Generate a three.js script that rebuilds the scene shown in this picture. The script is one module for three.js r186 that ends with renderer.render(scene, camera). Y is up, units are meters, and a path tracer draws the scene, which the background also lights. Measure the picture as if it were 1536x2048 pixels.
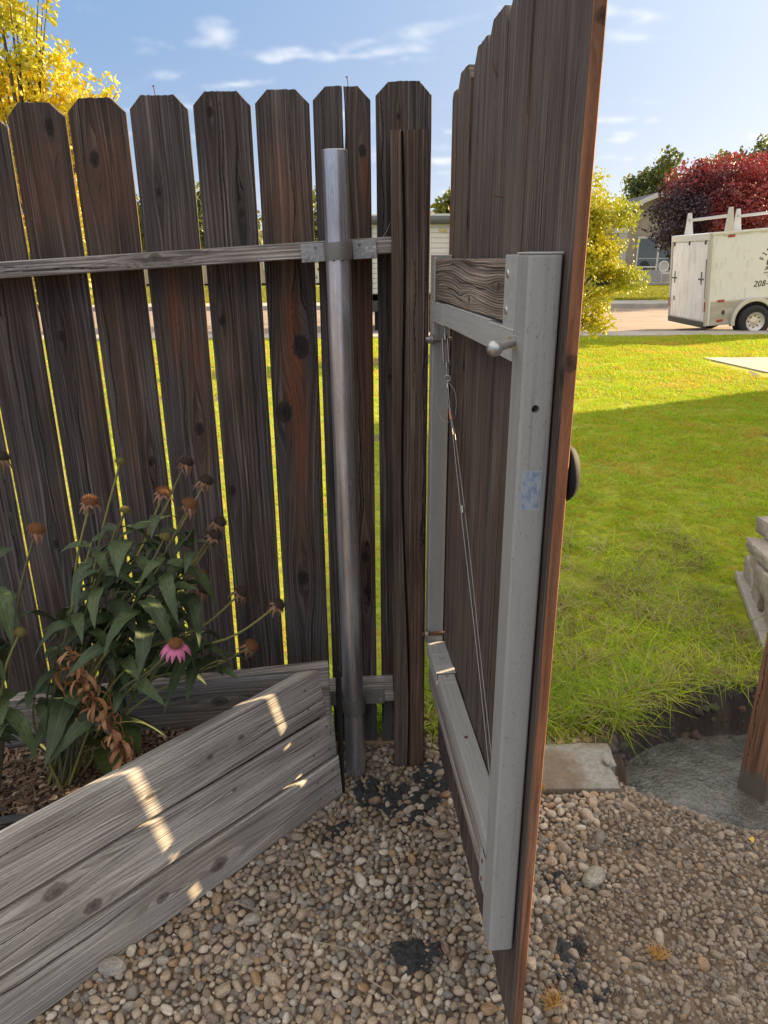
import * as THREE from 'three';
import { RoundedBoxGeometry } from 'three/addons/geometries/RoundedBoxGeometry.js';
import { mergeGeometries } from 'three/addons/utils/BufferGeometryUtils.js';
import { Brush, Evaluator, SUBTRACTION } from 'three-bvh-csg';

// ---------------------------------------------------------------- camera, sky, sun, exposure
const scene = new THREE.Scene();
const camera = new THREE.PerspectiveCamera(71.6, 768 / 1024, 0.05, 600);
camera.position.set(0, 1.5, 0);
camera.rotation.order = 'YXZ';
camera.rotation.set(-19.6 * Math.PI / 180, 0, -0.0068);
const renderer = new THREE.WebGLRenderer({ antialias: true });
renderer.toneMapping = THREE.LinearToneMapping;
renderer.toneMappingExposure = 3.3;
renderer.shadowMap.enabled = true;
const SUN = new THREE.Vector3(0.9, 0.37, -0.436).normalize();
const sun = new THREE.DirectionalLight(new THREE.Color(1.0, 0.75, 0.44), 5);
sun.position.copy(SUN).multiplyScalar(60);
sun.castShadow = true; sun.shadow.radius = 1;
sun.shadow.mapSize.set(4096, 4096);
Object.assign(sun.shadow.camera, { left: -40, right: 40, top: 40, bottom: -40, near: 1, far: 160 });
scene.add(sun); scene.add(sun.target);

// ---------------------------------------------------------------- noise and random numbers
function rng(seed) { let a = seed >>> 0; return () => { a |= 0; a = a + 0x6D2B79F5 | 0; let t = Math.imul(a ^ a >>> 15, 1 | a); t = t + Math.imul(t ^ t >>> 7, 61 | t) ^ t; return ((t ^ t >>> 14) >>> 0) / 4294967296; }; }
const PERM = new Uint8Array(512); { const r = rng(7); const p = [...Array(256).keys()]; for (let i = 255; i > 0; i--) { const j = Math.floor(r() * (i + 1)); [p[i], p[j]] = [p[j], p[i]]; } for (let i = 0; i < 512; i++) PERM[i] = p[i & 255]; }
const sm = (t) => t * t * (3 - 2 * t), lerp = (a, b, t) => a + (b - a) * t, clamp = (x, a = 0, b = 1) => x < a ? a : x > b ? b : x;
const step = (a, b, x) => sm(clamp((x - a) / (b - a)));
function n2(x, y) {
  const i = Math.floor(x), j = Math.floor(y), u = sm(x - i), v = sm(y - j), a = PERM[(i & 255)], b = PERM[(i + 1 & 255)], jj = j & 255, kk = j + 1 & 255;
  return lerp(lerp(PERM[a + jj], PERM[b + jj], u), lerp(PERM[a + kk], PERM[b + kk], u), v) / 255;
}
function n3(x, y, z) { const k = Math.floor(z), w = sm(z - k); return lerp(n2(x + k * 17.3, y + k * 31.7), n2(x + (k + 1) * 17.3, y + (k + 1) * 31.7), w); }
function fbm(x, y, o = 4) { let s = 0, a = 0.5, t = 0; for (let i = 0; i < o; i++) { s += a * n2(x, y); t += a; a *= 0.5; x = x * 2.03 + 11.7; y = y * 2.03 + 5.3; } return s / t; }

// ---------------------------------------------------------------- the sky
{
  const W = 2048, Hh = 1024, data = new Float32Array(W * Hh * 4), up = new THREE.Vector3();
  for (let j = 0; j < Hh; j++) {
    const el = ((j + 0.5) / Hh - 0.5) * Math.PI, sy = Math.sin(el), cy = Math.cos(el);
    for (let i = 0; i < W; i++) {
      const az = ((i + 0.5) / W - 0.5) * 2 * Math.PI, x = Math.cos(az) * cy, z = Math.sin(az) * cy;
      const e = Math.max(sy, 0), c = x * SUN.x + sy * SUN.y + z * SUN.z;
      const h = Math.exp(-e / 0.11), g = Math.pow(Math.max(0, 0.5 + 0.5 * c), 6);
      let r = 0.20 + 0.62 * h, gg = 0.385 + 0.49 * h, b = 0.70 + 0.24 * h;
      r += g * 1.0; gg += g * 0.88; b += g * 0.66;
      if (e > 0.03) {   // thin high cloud: wisps low down, a broken veil higher up
        const wq = fbm(x * 9 + 2, e * 22 + z, 3), px = x / (e + 0.14) * 3.4 + 3.1 + wq, pz = z / (e + 0.14) * 5.4 + 6.3 + 1.2 * wq;
        const dens = fbm(px, pz * 1.5, 6), patch = fbm(px * 0.35 + 4.2, pz * 0.35 + 9.1, 2), near = Math.exp(-(((x - 0.03) / 0.14) ** 2 + ((e - 0.255) / 0.045) ** 2)) * (z < 0 ? 0.115 : 0);
        const cl = step(0.635, 0.86, dens + (patch - 0.5) * 0.22 + near + 0.42 * step(0.30, 0.60, e)) * step(0.03, 0.12, e);
        r = lerp(r, 1.62, cl * (0.45 + 0.46 * step(0.3, 0.5, e))); gg = lerp(gg, 1.52, cl * (0.45 + 0.46 * step(0.3, 0.5, e))); b = lerp(b, 1.40, cl * (0.45 + 0.46 * step(0.3, 0.5, e)));
      }
      r /= 3.3; gg /= 3.3; b /= 3.3;
      const k = (j * W + i) * 4; data[k] = r; data[k + 1] = gg; data[k + 2] = b; data[k + 3] = 1;
    }
  }
  const t = new THREE.DataTexture(data, W, Hh, THREE.RGBAFormat, THREE.FloatType);
  t.mapping = THREE.EquirectangularReflectionMapping; t.magFilter = t.minFilter = THREE.LinearFilter; t.wrapS = THREE.RepeatWrapping; t.needsUpdate = true;
  scene.background = t; scene.environment = t;
}

// ---------------------------------------------------------------- helpers: objects
const used = new Map();
function numbered(name) { const n = used.get(name) ?? 0; used.set(name, n + 1); return n ? `${name}_${String(n).padStart(3, '0')}` : name; }
function shade(o) { o.castShadow = o.receiveShadow = true; return o; }
function part(name, geo, mat, parent) { const m = shade(new THREE.Mesh(geo, mat)); m.name = name; parent.add(m); return m; }
function thing(name, label, category, pos = [0, 0, 0], group) {
  const o = new THREE.Group(); o.name = numbered(name); o.position.set(...pos); o.userData = { label, category }; if (group) o.userData.group = group; scene.add(o); return o;
}
function single(name, geo, mat, label, category, pos = [0, 0, 0], group) {
  const m = shade(new THREE.Mesh(geo, mat)); m.name = numbered(name); m.position.set(...pos); m.userData = { label, category }; if (group) m.userData.group = group; scene.add(m); return m;
}
function structure(name, geo, mat) { const m = shade(new THREE.Mesh(geo, mat)); m.name = name; m.userData = { kind: 'structure' }; scene.add(m); return m; }
function stuff(o, name, parent, label, category) { o.name = name; shade(o); o.userData.kind = 'stuff'; if (label) { o.userData.label = label; o.userData.category = category; } parent.add(o); return o; }
const std = (rgb, roughness = 0.8, extra = {}) => new THREE.MeshStandardMaterial({ color: new THREE.Color().setRGB(...rgb), roughness, ...extra });
const V = (x, y, z) => new THREE.Vector3(x, y, z);
const enc = (l) => 255 * (l <= 0.0031308 ? 12.92 * l : 1.055 * Math.pow(l, 1 / 2.4) - 0.055);
function texture(w, h, fill, srgb = true, rep) {
  const d = new Uint8Array(w * h * 4), o = [0, 0, 0];
  for (let j = 0; j < h; j++) for (let i = 0; i < w; i++) { fill((i + 0.5) / w, (j + 0.5) / h, o); const k = (j * w + i) * 4; d[k] = clamp(o[0], 0, 255); d[k + 1] = clamp(o[1], 0, 255); d[k + 2] = clamp(o[2], 0, 255); d[k + 3] = 255; }
  const t = new THREE.DataTexture(d, w, h); t.magFilter = THREE.LinearFilter; t.minFilter = THREE.LinearMipmapLinearFilter; t.generateMipmaps = true; t.wrapS = t.wrapT = THREE.RepeatWrapping;
  if (srgb) t.colorSpace = THREE.SRGBColorSpace; if (rep) t.repeat.set(...rep); t.needsUpdate = true; return t;
}
function rbox(w, h, d, r = 0.004, s = 2) { return new RoundedBoxGeometry(w, h, d, s, Math.min(r, w / 2.01, h / 2.01, d / 2.01)); }
function at(g, x, y, z, rx = 0, ry = 0, rz = 0) { g.applyMatrix4(new THREE.Matrix4().compose(V(x, y, z), new THREE.Quaternion().setFromEuler(new THREE.Euler(rx, ry, rz)), V(1, 1, 1))); return g; }
function clean(gs) { return mergeGeometries(gs.map((g) => { const q = g.index ? g.toNonIndexed() : g; for (const k of Object.keys(q.attributes)) if (!['position', 'normal', 'uv'].includes(k)) q.deleteAttribute(k); return q; })); }
function tube(points, r0, r1 = r0, seg = 12, rad = 6) {   // tapered tube along a smooth curve
  const c = new THREE.CatmullRomCurve3(points.map((p) => p.isVector3 ? p : V(...p))), g = new THREE.TubeGeometry(c, seg, 1, rad, false), P = g.attributes.position;
  for (let i = 0; i <= seg; i++) { const q = c.getPointAt(i / seg), r = lerp(r0, r1, i / seg); for (let k = 0; k <= rad; k++) { const n = i * (rad + 1) + k; P.setXYZ(n, q.x + (P.getX(n) - q.x) * r, q.y + (P.getY(n) - q.y) * r, q.z + (P.getZ(n) - q.z) * r); } }
  return g;
}
function rod(a, b, r, rad = 10, r2 = r) { const A = V(...a), B = V(...b), d = B.clone().sub(A), g = new THREE.CylinderGeometry(r2, r, d.length(), rad, 1); g.applyQuaternion(new THREE.Quaternion().setFromUnitVectors(V(0, 1, 0), d.clone().normalize())); const m = A.add(B).multiplyScalar(0.5); g.translate(m.x, m.y, m.z); return g; }

// ---------------------------------------------------------------- helpers: weathered wood
// texture across (u, W metres) and along (v, L metres) a board, with its growth rings, knots, checks and stained places
function wood({ W, L, px = 900, seed = 1, gray, dark, brown, pale, ring = 60, contrast = 1, knots = [], rust = [], wet = [], wave = 0.006, bump = 0.0016, rough = 0.9, blotch = 0.5, checks = 0, wetRGB = [112, 108, 100] }) {
  const w = Math.max(48, Math.min(256, Math.round(W * px))), h = Math.max(64, Math.min(1600, Math.round(L * px)));
  const ox = seed * 13.37, oy = seed * 7.91, bumpD = new Uint8Array(w * h * 4), r = rng(seed * 77 + 5), slits = [];
  for (let i = 0; i < checks; i++) slits.push([(0.1 + 0.8 * r()) * W, r() * L, L * (0.05 + 0.16 * r()), Math.max(0.0006 + 0.0012 * r(), 0.75 * W / w)]);
  let idx = 0;
  const map = texture(w, h, (u, v, o) => {
    const x = u * W, y = v * L;
    let g = x + wave * (fbm(x * 9 + ox, y * 1.7 + oy, 3) - 0.5) * 2 + wave * 0.35 * (n2(x * 30 + ox, y * 8) - 0.5), inK = 0, kr = 0, halo = 0;
    for (const [kx, ky, rr, el = 1.5] of knots) {
      const X = x - kx, Y = (y - ky) / el, q = Math.sqrt(X * X + Y * Y) * (1 + 0.25 * (n2(X * 260 + ox, Y * 260) - 0.5)), Y2 = (y - ky) / (el * 2.2), q2 = X * X + Y2 * Y2;
      g += (X >= 0 ? 1 : -1) * -rr * 1.15 * Math.exp(-q2 / (rr * rr * 7)) * Math.min(1, Math.abs(X) / rr + 0.25);
      halo = Math.max(halo, Math.exp(-q2 / (rr * rr * 5)));
      if (q < rr) { inK = Math.max(inK, step(rr, rr * 0.82, q)); kr = q / rr; }
    }
    const f = g * ring + 2.2 * n2(g * 13 + ox, y * 0.7 + oy), fr = f - Math.floor(f), late = Math.pow(fr, 2.2) * step(1, 0.9, fr);
    const fib = n2(g * 850 + ox, y * 9 + oy), fib2 = n2(g * 330 + ox, y * 3.2 + oy), fine = n2(x * 2200, y * 130 + seed);
    const bl = fbm(x * 11 + ox * 2, y * 3.1 + oy * 2, 4), str = n2(g * 90 + ox, y * 0.8 + oy);
    let rs = 0; for (const [kx, ky, sx, sy, a = 1] of rust) { const m = Math.exp(-(((x - kx) / sx) ** 2) - (((y - ky) / sy) ** 2)); rs = Math.max(rs, a * clamp(m * 1.5 * (0.35 + 1.0 * n2(g * 150 + ox, y * 4)))); }
    const tB = clamp((bl - 0.42) * 3.2 * blotch + (str - 0.5) * 1.2 * blotch), tone = 0.62 + 0.34 * fib + 0.3 * (fib2 - 0.5) + 0.16 * (fine - 0.5);
    const cloud = fbm(x * 16 + oy, y * 5 + ox, 4); const tP = clamp(contrast * (late * 0.75 + (fib2 - 0.5) * 0.6) - 0.08);
    for (let c = 0; c < 3; c++) {
      let q = lerp(gray[c], brown[c], tB); q = lerp(q, pale[c], tP * 0.6); q = lerp(q, dark[c], clamp((0.5 - fib) * 0.9 + (0.46 - str) * 1.1));
      q = lerp(q, [108, 64, 41][c], rs * 0.66); q = lerp(q, dark[c], halo * 0.2);
      if (inK) { const kq = clamp(0.25 + 0.75 * kr + 0.22 * Math.sin(kr * 13 + 5 * n2(x * 240, y * 240)) - 0.3 * fine); q = lerp(q, lerp(dark[c] * 0.75, lerp(brown[c], gray[c], 0.35), kq * 0.7), inK * 0.9); }
      o[c] = q * (0.52 + 0.8 * tone) * (0.82 + 0.36 * cloud);
    }
    let hgt = 0.5 + contrast * (0.34 * late - 0.1) + 0.3 * (fib - 0.5) + 0.2 * (fib2 - 0.5) - inK * 0.15 * kr + 0.25 * (bl - 0.5);
    for (const [sx, sy, sl, sw] of slits) { const t = Math.abs(y - sy) / sl; if (t < 1) { const wd = sw * (1 - t * t), q = Math.abs(g - sx - 0.002 * Math.sin(y * 40)); if (q < wd) { hgt -= 0.6; for (let c = 0; c < 3; c++) o[c] *= 0.35; } } }
    for (const [kx, ky, sx, sy, a = 1] of wet) { const m = a * step(0.35, 0.75, Math.exp(-(((x - kx) / sx) ** 2) - (((y - ky) / sy) ** 2)) + 0.9 * (fbm(x * 46, y * 20 + seed, 4) - 0.5)); o[0] = lerp(o[0], wetRGB[0], m); o[1] = lerp(o[1], wetRGB[1], m); o[2] = lerp(o[2], wetRGB[2], m); }
    const k = idx++ * 4; bumpD[k] = bumpD[k + 1] = bumpD[k + 2] = clamp(hgt) * 255; bumpD[k + 3] = 255;
  });
  const bm = new THREE.DataTexture(bumpD, w, h); bm.magFilter = THREE.LinearFilter; bm.minFilter = THREE.LinearMipmapLinearFilter; bm.generateMipmaps = true; bm.wrapS = bm.wrapT = THREE.RepeatWrapping; bm.needsUpdate = true;
  return new THREE.MeshStandardMaterial({ map, bumpMap: bm, bumpScale: bump, roughness: rough });
}
// a board standing on its end: width along x from 0 to W, length along y from 0 to L, thickness along z from 0 to T; the outline wavers like a sawn edge
function board(W, L, T, { ear = 0, seed = 1, slit = null, wob = 0.0012, jag = 0.0012, bev = 0.0014, steps = 22 } = {}) {
  const r = rng(seed * 31 + 3), s = new THREE.Shape(), pts = [], wv = (y, k) => wob * 2 * (fbm(y * 5 + seed * 3.1 + k * 9, k * 4.4, 3) - 0.5);
  pts.push([0, 0]); const nj = 8;
  for (let i = 1; i < nj; i++) pts.push([W * i / nj, jag * (r() - 0.5) * 2]);
  pts.push([W, 0]);
  for (let i = 1; i <= steps; i++) { const y = (L - ear) * i / steps; pts.push([W + wv(y, 1), y]); }
  const top = [];
  for (let i = 0; i <= 12; i++) top.push(W - ear - (W - 2 * ear) * i / 12);
  for (let i = 0; i < top.length; i++) {
    if (slit && i && top[i - 1] > slit.x && top[i] <= slit.x) { pts.push([slit.x + slit.w, L]); pts.push([slit.x + slit.w * 0.75 + 0.002, L - slit.d * 0.6]); pts.push([slit.x + 0.0015, L - slit.d]); pts.push([slit.x, L - slit.d * 0.62]); pts.push([slit.x - slit.w * 0.2, L]); continue; }
    pts.push([top[i], L + jag * (r() - 0.5) * 2]);
  }
  for (let i = steps; i > 0; i--) { const y = (L - ear) * i / steps; pts.push([wv(y, 2), y]); }
  pts.forEach((p, i) => i ? s.lineTo(...p) : s.moveTo(...p));
  const g = new THREE.ExtrudeGeometry(s, { depth: T - 2 * bev, bevelEnabled: true, bevelThickness: bev, bevelSize: bev, bevelOffset: -bev, bevelSegments: 1, steps: 1 });
  g.translate(0, 0, bev); return woodUV(g, W, L);
}
function woodUV(g, W, L) {   // uv in board fractions; narrow faces run the grain along them too
  const P = g.attributes.position, N = g.attributes.normal, uv = new Float32Array(P.count * 2);
  for (let i = 0; i < P.count; i++) { const ax = Math.abs(N.getX(i)), ay = Math.abs(N.getY(i)), az = Math.abs(N.getZ(i)); const u = ax > az && ax > ay ? 0.5 + P.getZ(i) / W : P.getX(i) / W; uv[2 * i] = u; uv[2 * i + 1] = ay > az && ay > ax ? P.getZ(i) * 0.6 / L : P.getY(i) / L; }
  g.setAttribute('uv', new THREE.BufferAttribute(uv, 2)); return g;
}
function lumber(W, L, T, seed = 1) { return board(W, L, T, { seed, wob: 0.0012, bev: 0.0022, jag: 0.0008 }); }
const FENCE = { gray: [66, 61, 57], dark: [25, 21, 19], brown: [62, 50, 42], pale: [128, 122, 115] };
const SILVER = { gray: [142, 137, 131], dark: [82, 76, 71], brown: [128, 116, 104], pale: [186, 181, 173] };

// ---------------------------------------------------------------- ground, lawn, road
const pitD = (x, z) => Math.hypot((x - 1.27) / 0.47, (z + 1.90) / 0.265) * (1 + 0.22 * (fbm(x * 5 + 3, z * 5 + 8, 3) - 0.5));
function ground(x, z) {
  if (z < -14.7) return -0.3;
  const d = pitD(x, z), soft = z > -1.86 ? step(1.5, 0.8, d) : step(1.10, 0.95, d);
  let y = -0.185 * soft + 0.016 * (fbm(x * 3.2, z * 3.2, 3) - 0.5) * step(-2.0, -1.9, z);
  if (z > -2.3) y += 0.02 * step(0.42, 0.8, x + 0.5 * (z + 1.5) + 0.25 * (fbm(x * 5, z * 5 + 3, 2) - 0.5)) * (0.6 + 0.8 * fbm(x * 22, z * 22, 3));
  if (z < -1.95) y += 0.05 * (fbm(x * 0.9, z * 0.9, 3) - 0.5) * step(-1.95, -3, z) + 0.03 * step(0.3, 0.1, Math.abs(d - 1.12)) * (fbm(x * 14, z * 14, 3));
  return y;
}
function axis(a, b, fine, lo, hi, grow) { const out = []; for (let q = a; q <= b + 1e-9; q += fine) out.push(q); let s = fine; for (let q = b; q < hi;) { s *= grow; q = Math.min(hi, q + s); out.push(q); } s = fine; for (let q = a; q > lo;) { s *= grow; q = Math.max(lo, q - s); out.unshift(q); } return out; }
function sheet(xs, zs, hf, uvm, keep) {
  const pos = [], uv = [], idx = [], nx = xs.length;
  for (const z of zs) for (const x of xs) { pos.push(x, hf(x, z), z); uv.push(x / uvm, -z / uvm); }
  for (let j = 0; j + 1 < zs.length; j++) for (let i = 0; i + 1 < nx; i++) { if (keep && !keep((xs[i] + xs[i + 1]) / 2, (zs[j] + zs[j + 1]) / 2)) continue; const a = j * nx + i, b = a + 1, c = a + nx, d = c + 1; idx.push(a, c, b, b, c, d); }
  const g = new THREE.BufferGeometry(); g.setAttribute('position', new THREE.Float32BufferAttribute(pos, 3)); g.setAttribute('uv', new THREE.Float32BufferAttribute(uv, 2)); g.setIndex(idx); g.computeVertexNormals(); return g;
}
const tile = (f, x, y, n) => { const wx = sm(clamp((x - 0.8) / 0.2)), wy = sm(clamp((y - 0.8) / 0.2)); return lerp(lerp(f(x * n, y * n), f((x - 1) * n, y * n), wx), lerp(f(x * n, (y - 1) * n), f((x - 1) * n, (y - 1) * n), wx), wy); };
const soilMap = texture(1024, 1024, (u, v, o) => { const a = tile((x, y) => fbm(x, y, 5), u, v, 9), b = tile((x, y) => fbm(x + 40, y, 4), u, v, 60), c = n2(u * 400, v * 400); const t = 0.45 + 0.9 * (b - 0.5) + 0.5 * (a - 0.5) + 0.3 * (c - 0.5); o[0] = lerp(70, 142, t); o[1] = lerp(58, 122, t); o[2] = lerp(47, 102, t); });
const soilBump = texture(1024, 1024, (u, v, o) => { o[0] = o[1] = o[2] = 255 * (0.6 * tile((x, y) => fbm(x + 40, y, 5), u, v, 60) + 0.4 * tile((x, y) => fbm(x, y, 3), u, v, 25)); }, false);
const M = {};
M.soil = new THREE.MeshStandardMaterial({ map: soilMap, bumpMap: soilBump, bumpScale: 0.006, roughness: 0.97 });
const groundMesh = structure('ground', sheet(axis(-1.3, 2.2, 0.022, -250, 250, 1.25), axis(-2.7, -0.7, 0.022, -250, 60, 1.25), ground, 1.1), M.soil);
const lawnMap = texture(512, 512, (u, v, o) => { const a = tile((x, y) => fbm(x, y, 4), u, v, 7), b = tile((x, y) => fbm(x + 9, y, 3), u, v, 70), t = clamp(0.5 + 1.2 * (b - 0.5)), s = clamp((a - 0.5) * 3); o[0] = lerp(lerp(108, 162, t), 166, s * 0.5); o[1] = lerp(lerp(118, 166, t), 146, s * 0.5); o[2] = lerp(lerp(16, 30, t), 60, s * 0.5); });
M.lawn = new THREE.MeshStandardMaterial({ map: lawnMap, roughness: 0.95 });
const lawnEdge = (x) => -2.12 - 0.12 * (fbm(x * 4 + 2, 3.3, 3) - 0.5) - (x > 0.2 ? 0.25 * step(0.2, 0.5, x) : 0);
structure('lawn', sheet(axis(-1.5, 2.6, 0.05, -28, 30, 1.18), axis(-4, -2.0, 0.04, -14.69, -1.96, 1.15), (x, z) => ground(x, z) + 0.005, 2.3, (x, z) => z < lawnEdge(x) && pitD(x, z) > 1.3), M.lawn);
const concreteMap = texture(512, 512, (u, v, o) => { const a = tile((x, y) => fbm(x, y, 4), u, v, 5), b = tile((x, y) => fbm(x + 5, y, 3), u, v, 60), t = 0.5 + 0.7 * (a - 0.5) + 0.5 * (b - 0.5); o[0] = lerp(142, 196, t); o[1] = lerp(136, 188, t); o[2] = lerp(126, 174, t); });
const concreteBump = texture(256, 256, (u, v, o) => { o[0] = o[1] = o[2] = 255 * tile((x, y) => fbm(x + 5, y, 4), u, v, 40); }, false);
M.kerb = new THREE.MeshStandardMaterial({ map: concreteMap, roughness: 0.9 });
const asphaltMap = texture(512, 512, (u, v, o) => { const a = tile((x, y) => fbm(x, y, 4), u, v, 6), b = n2(u * 256, v * 256), t = 0.5 + 0.6 * (a - 0.5) + 0.5 * (b - 0.5); o[0] = lerp(112, 158, t); o[1] = lerp(100, 142, t); o[2] = lerp(90, 128, t); });
M.road = new THREE.MeshStandardMaterial({ map: asphaltMap, roughness: 0.92 });
const lin = (a, b, n) => Array.from({ length: n + 1 }, (_, i) => lerp(a, b, i / n));
const bandUV = (g, s) => { const P = g.attributes.position, uv = g.attributes.uv; for (let i = 0; i < P.count; i++) uv.setXY(i, P.getX(i) / s, (P.getZ(i) + P.getY(i)) / s); return g; };
structure('road', sheet(lin(-60, 80, 70), lin(-25.2, -15.3, 20), (x, z) => -0.115 + 0.02 * Math.sin((z + 15.3) / 9.9 * Math.PI * -1), 2.5), M.road);
structure('kerb', bandUV(at(rbox(150, 0.3, 0.78, 0.03, 3), 10, -0.115, -15.06), 2), M.kerb);
structure('gutter', bandUV(at(rbox(150, 0.1, 0.3, 0.01, 1), 10, -0.155, -15.6), 2), M.kerb);
structure('far_kerb', bandUV(at(rbox(150, 0.3, 0.3, 0.03, 3), 10, -0.12, -25.3), 2), M.kerb);
structure('far_sidewalk', bandUV(at(rbox(150, 0.2, 1.5, 0.01, 1), 10, -0.07, -26.2), 2), M.kerb);
structure('far_lawn', sheet(lin(-80, 90, 85), lin(-70, -26.95, 30), (x, z) => 0.02 + 0.012 * Math.max(0, -z - 26.9) * 0.4, 2.3), M.lawn);
const drive = new THREE.Shape(); [[5.0, 11.25], [9, 11.15], [9, 9.4], [6.3, 9.4], [5.22, 9.75]].forEach(([x, z], i) => i ? drive.lineTo(x, z) : drive.moveTo(x, z));
{ const g = new THREE.ExtrudeGeometry(drive, { depth: 0.1, bevelEnabled: false }); g.rotateX(-Math.PI / 2); g.translate(0, -0.078, 0); structure('concrete_path', bandUV(g, 2), M.kerb); }

// grass: tufts of narrow blades
const grassMat = (rgb) => new THREE.MeshPhysicalMaterial({ color: new THREE.Color().setRGB(...rgb), roughness: 0.75, side: THREE.DoubleSide, transmission: 0.55, thickness: 0, specularIntensity: 0.3 });
function tuft(seed, n, len, spread, lean, wid) {
  const r = rng(seed), pos = [], idx = [];
  for (let b = 0; b < n; b++) {
    const a = r() * 6.283, q = Math.sqrt(r()) * spread, x = Math.cos(a) * q, z = Math.sin(a) * q, l = len * (0.55 + 0.6 * r()), d = r() * 6.283, le = lean * (0.4 + r()), w = wid * (0.7 + 0.6 * r()), tx = Math.cos(d + 1.57) * w, tz = Math.sin(d + 1.57) * w, base = pos.length / 3;
    for (let s = 0; s <= 3; s++) { const t = s / 3, hgt = l * (t - 0.45 * le * t * t), out = l * le * t * t, k = s === 3 ? 0.12 : 1 - 0.3 * t; pos.push(x + Math.cos(d) * out - tx * k, hgt - 0.004, z + Math.sin(d) * out - tz * k, x + Math.cos(d) * out + tx * k, hgt - 0.004, z + Math.sin(d) * out + tz * k); }
    for (let s = 0; s < 3; s++) { const o = base + s * 2; idx.push(o, o + 1, o + 2, o + 2, o + 1, o + 3); }
  }
  const g = new THREE.BufferGeometry(); g.setAttribute('position', new THREE.Float32BufferAttribute(pos, 3)); g.setIndex(idx); g.computeVertexNormals(); return g;
}
function scatter(geo, mat, list) {   // list of [x, y, z, turn, scale, color]
  const im = new THREE.InstancedMesh(geo, mat, list.length), m = new THREE.Matrix4(), q = new THREE.Quaternion(), e = new THREE.Euler(), c = new THREE.Color();
  list.forEach(([x, y, z, t, s, col, tx = 0, tz = 0], i) => { e.set(tx, t, tz); m.compose(V(x, y, z), q.setFromEuler(e), Array.isArray(s) ? V(...s) : V(s, s, s)); im.setMatrixAt(i, m); if (col) im.setColorAt(i, c.setRGB(...col)); });
  return im;
}
{
  const r = rng(21), lawnG = new THREE.Group(); lawnG.name = 'grass'; lawnG.userData = { kind: 'stuff', label: 'short yellow green lawn grass covering the yard beyond the gate', category: 'grass' }; scene.add(lawnG);
  const col = (x, z) => { const p = fbm(x * 1.6 + 7, z * 1.6, 3), q = r(), dry = clamp((p - 0.52) * 3.5) * 0.6 + (q < 0.16 ? 0.6 : 0); return [lerp(0.49, 0.70, dry) * (0.75 + 0.5 * r()), lerp(0.58, 0.53, dry) * (0.8 + 0.4 * q), lerp(0.02, 0.09, dry)]; };
  const mat = grassMat([1, 1, 1]);
  const bands = [[-1.96, -4.2, 1700, 0.9, 16, 0.038, 0.03, 0.0011], [-4.2, -8, 700, 1.25, 14, 0.036, 0.045, 0.0016], [-8, -14.62, 330, 1.6, 14, 0.032, 0.06, 0.0026]];
  bands.forEach(([z0, z1, dens, sc, n, len, spread, wid], bi) => {
    const lists = [[], [], []];
    for (const [xa, xb, k] of [[0.02, 0.75, 1], [-0.62, 0.02, 0.55]]) {   // the part seen through the fence is thinner
      const steps = 40; for (let s = 0; s < steps; s++) {
        const za = lerp(z0, z1, s / steps), zb = lerp(z0, z1, (s + 1) / steps), zm = -(za + zb) / 2, X0 = xa * zm - (xa < 0 ? 0.3 : 0), X1 = xb * zm + (xb > 0.1 ? 0.4 : 0), N = Math.round(dens * k * (X1 - X0) * (za - zb));
        for (let i = 0; i < N; i++) {
          const x = lerp(X0, X1, r()), z = lerp(za, zb, r()); if (z > lawnEdge(x) + 0.06 || pitD(x, z) < 1.25) continue;
          if (x > 4.9 && z < -9.35 && z > -11.3) continue; if (x > 1.42 && z > -3.1 && x > 1.42 + (-z - 2.3) * 0.25) continue;
          const worn = step(-3.3, -2.2, z + 1.1 * (fbm(x * 3, z * 3, 2) - 0.5)) * (x > 0.2 ? 1 : 0); if (r() < worn * 0.72) continue;
          if (fbm(x * 4 + 31, z * 4, 2) < 0.3 && r() < 0.6) continue;
          lists[i % 3].push([x, ground(x, z), z, r() * 6.28, sc * (0.7 + 0.6 * r()) * (0.8 + 0.5 * fbm(x * 2.5, z * 2.5, 2)), col(x, z)]);
        }
      }
    }
    lists.forEach((l, k) => stuff(scatter(tuft(100 + bi * 10 + k, n, len, spread, 0.75, wid), mat, l), numbered('grass_tufts'), lawnG));
  });
  // long flattened and dry blades trodden round the edge of the hole
  const dryL = [[], []];
  for (let i = 0; i < 7000; i++) { const z = -2.0 - 1.9 * r() ** 1.6, x = 0.15 + (-z * 0.66) * r(); const pd = pitD(x, z), tr = fbm(x * 3.2 + 5, z * 3.2 + 2, 3); if (pd < 1.06 || (x > 1.42 && x > 1.42 + (-z - 2.3) * 0.25) || (z > -1.97 && x < 0.75) || tr + 0.22 * (-z - 2.9) > 0.66 || (tr < 0.42 && r() < 0.75)) continue; const g = r(), u = r(), c = u < 0.30 ? [0.56, 0.46, 0.20] : u < 0.42 ? [0.36, 0.26, 0.12] : [0.38 + 0.16 * g, 0.54 + 0.1 * g, 0.025]; dryL[i % 2].push([x, ground(x, z) + 0.003, z, r() * 6.28, 0.55 + 0.65 * r(), c.map((v) => v * (0.7 + 0.6 * g)), (r() - 0.5) * 0.7, (r() - 0.5) * 0.7]); }
  dryL.forEach((l, k) => stuff(scatter(tuft(300 + k, 9, 0.11, 0.03, 1.35, 0.0014), mat, l), numbered('trodden_blades'), lawnG));
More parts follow.
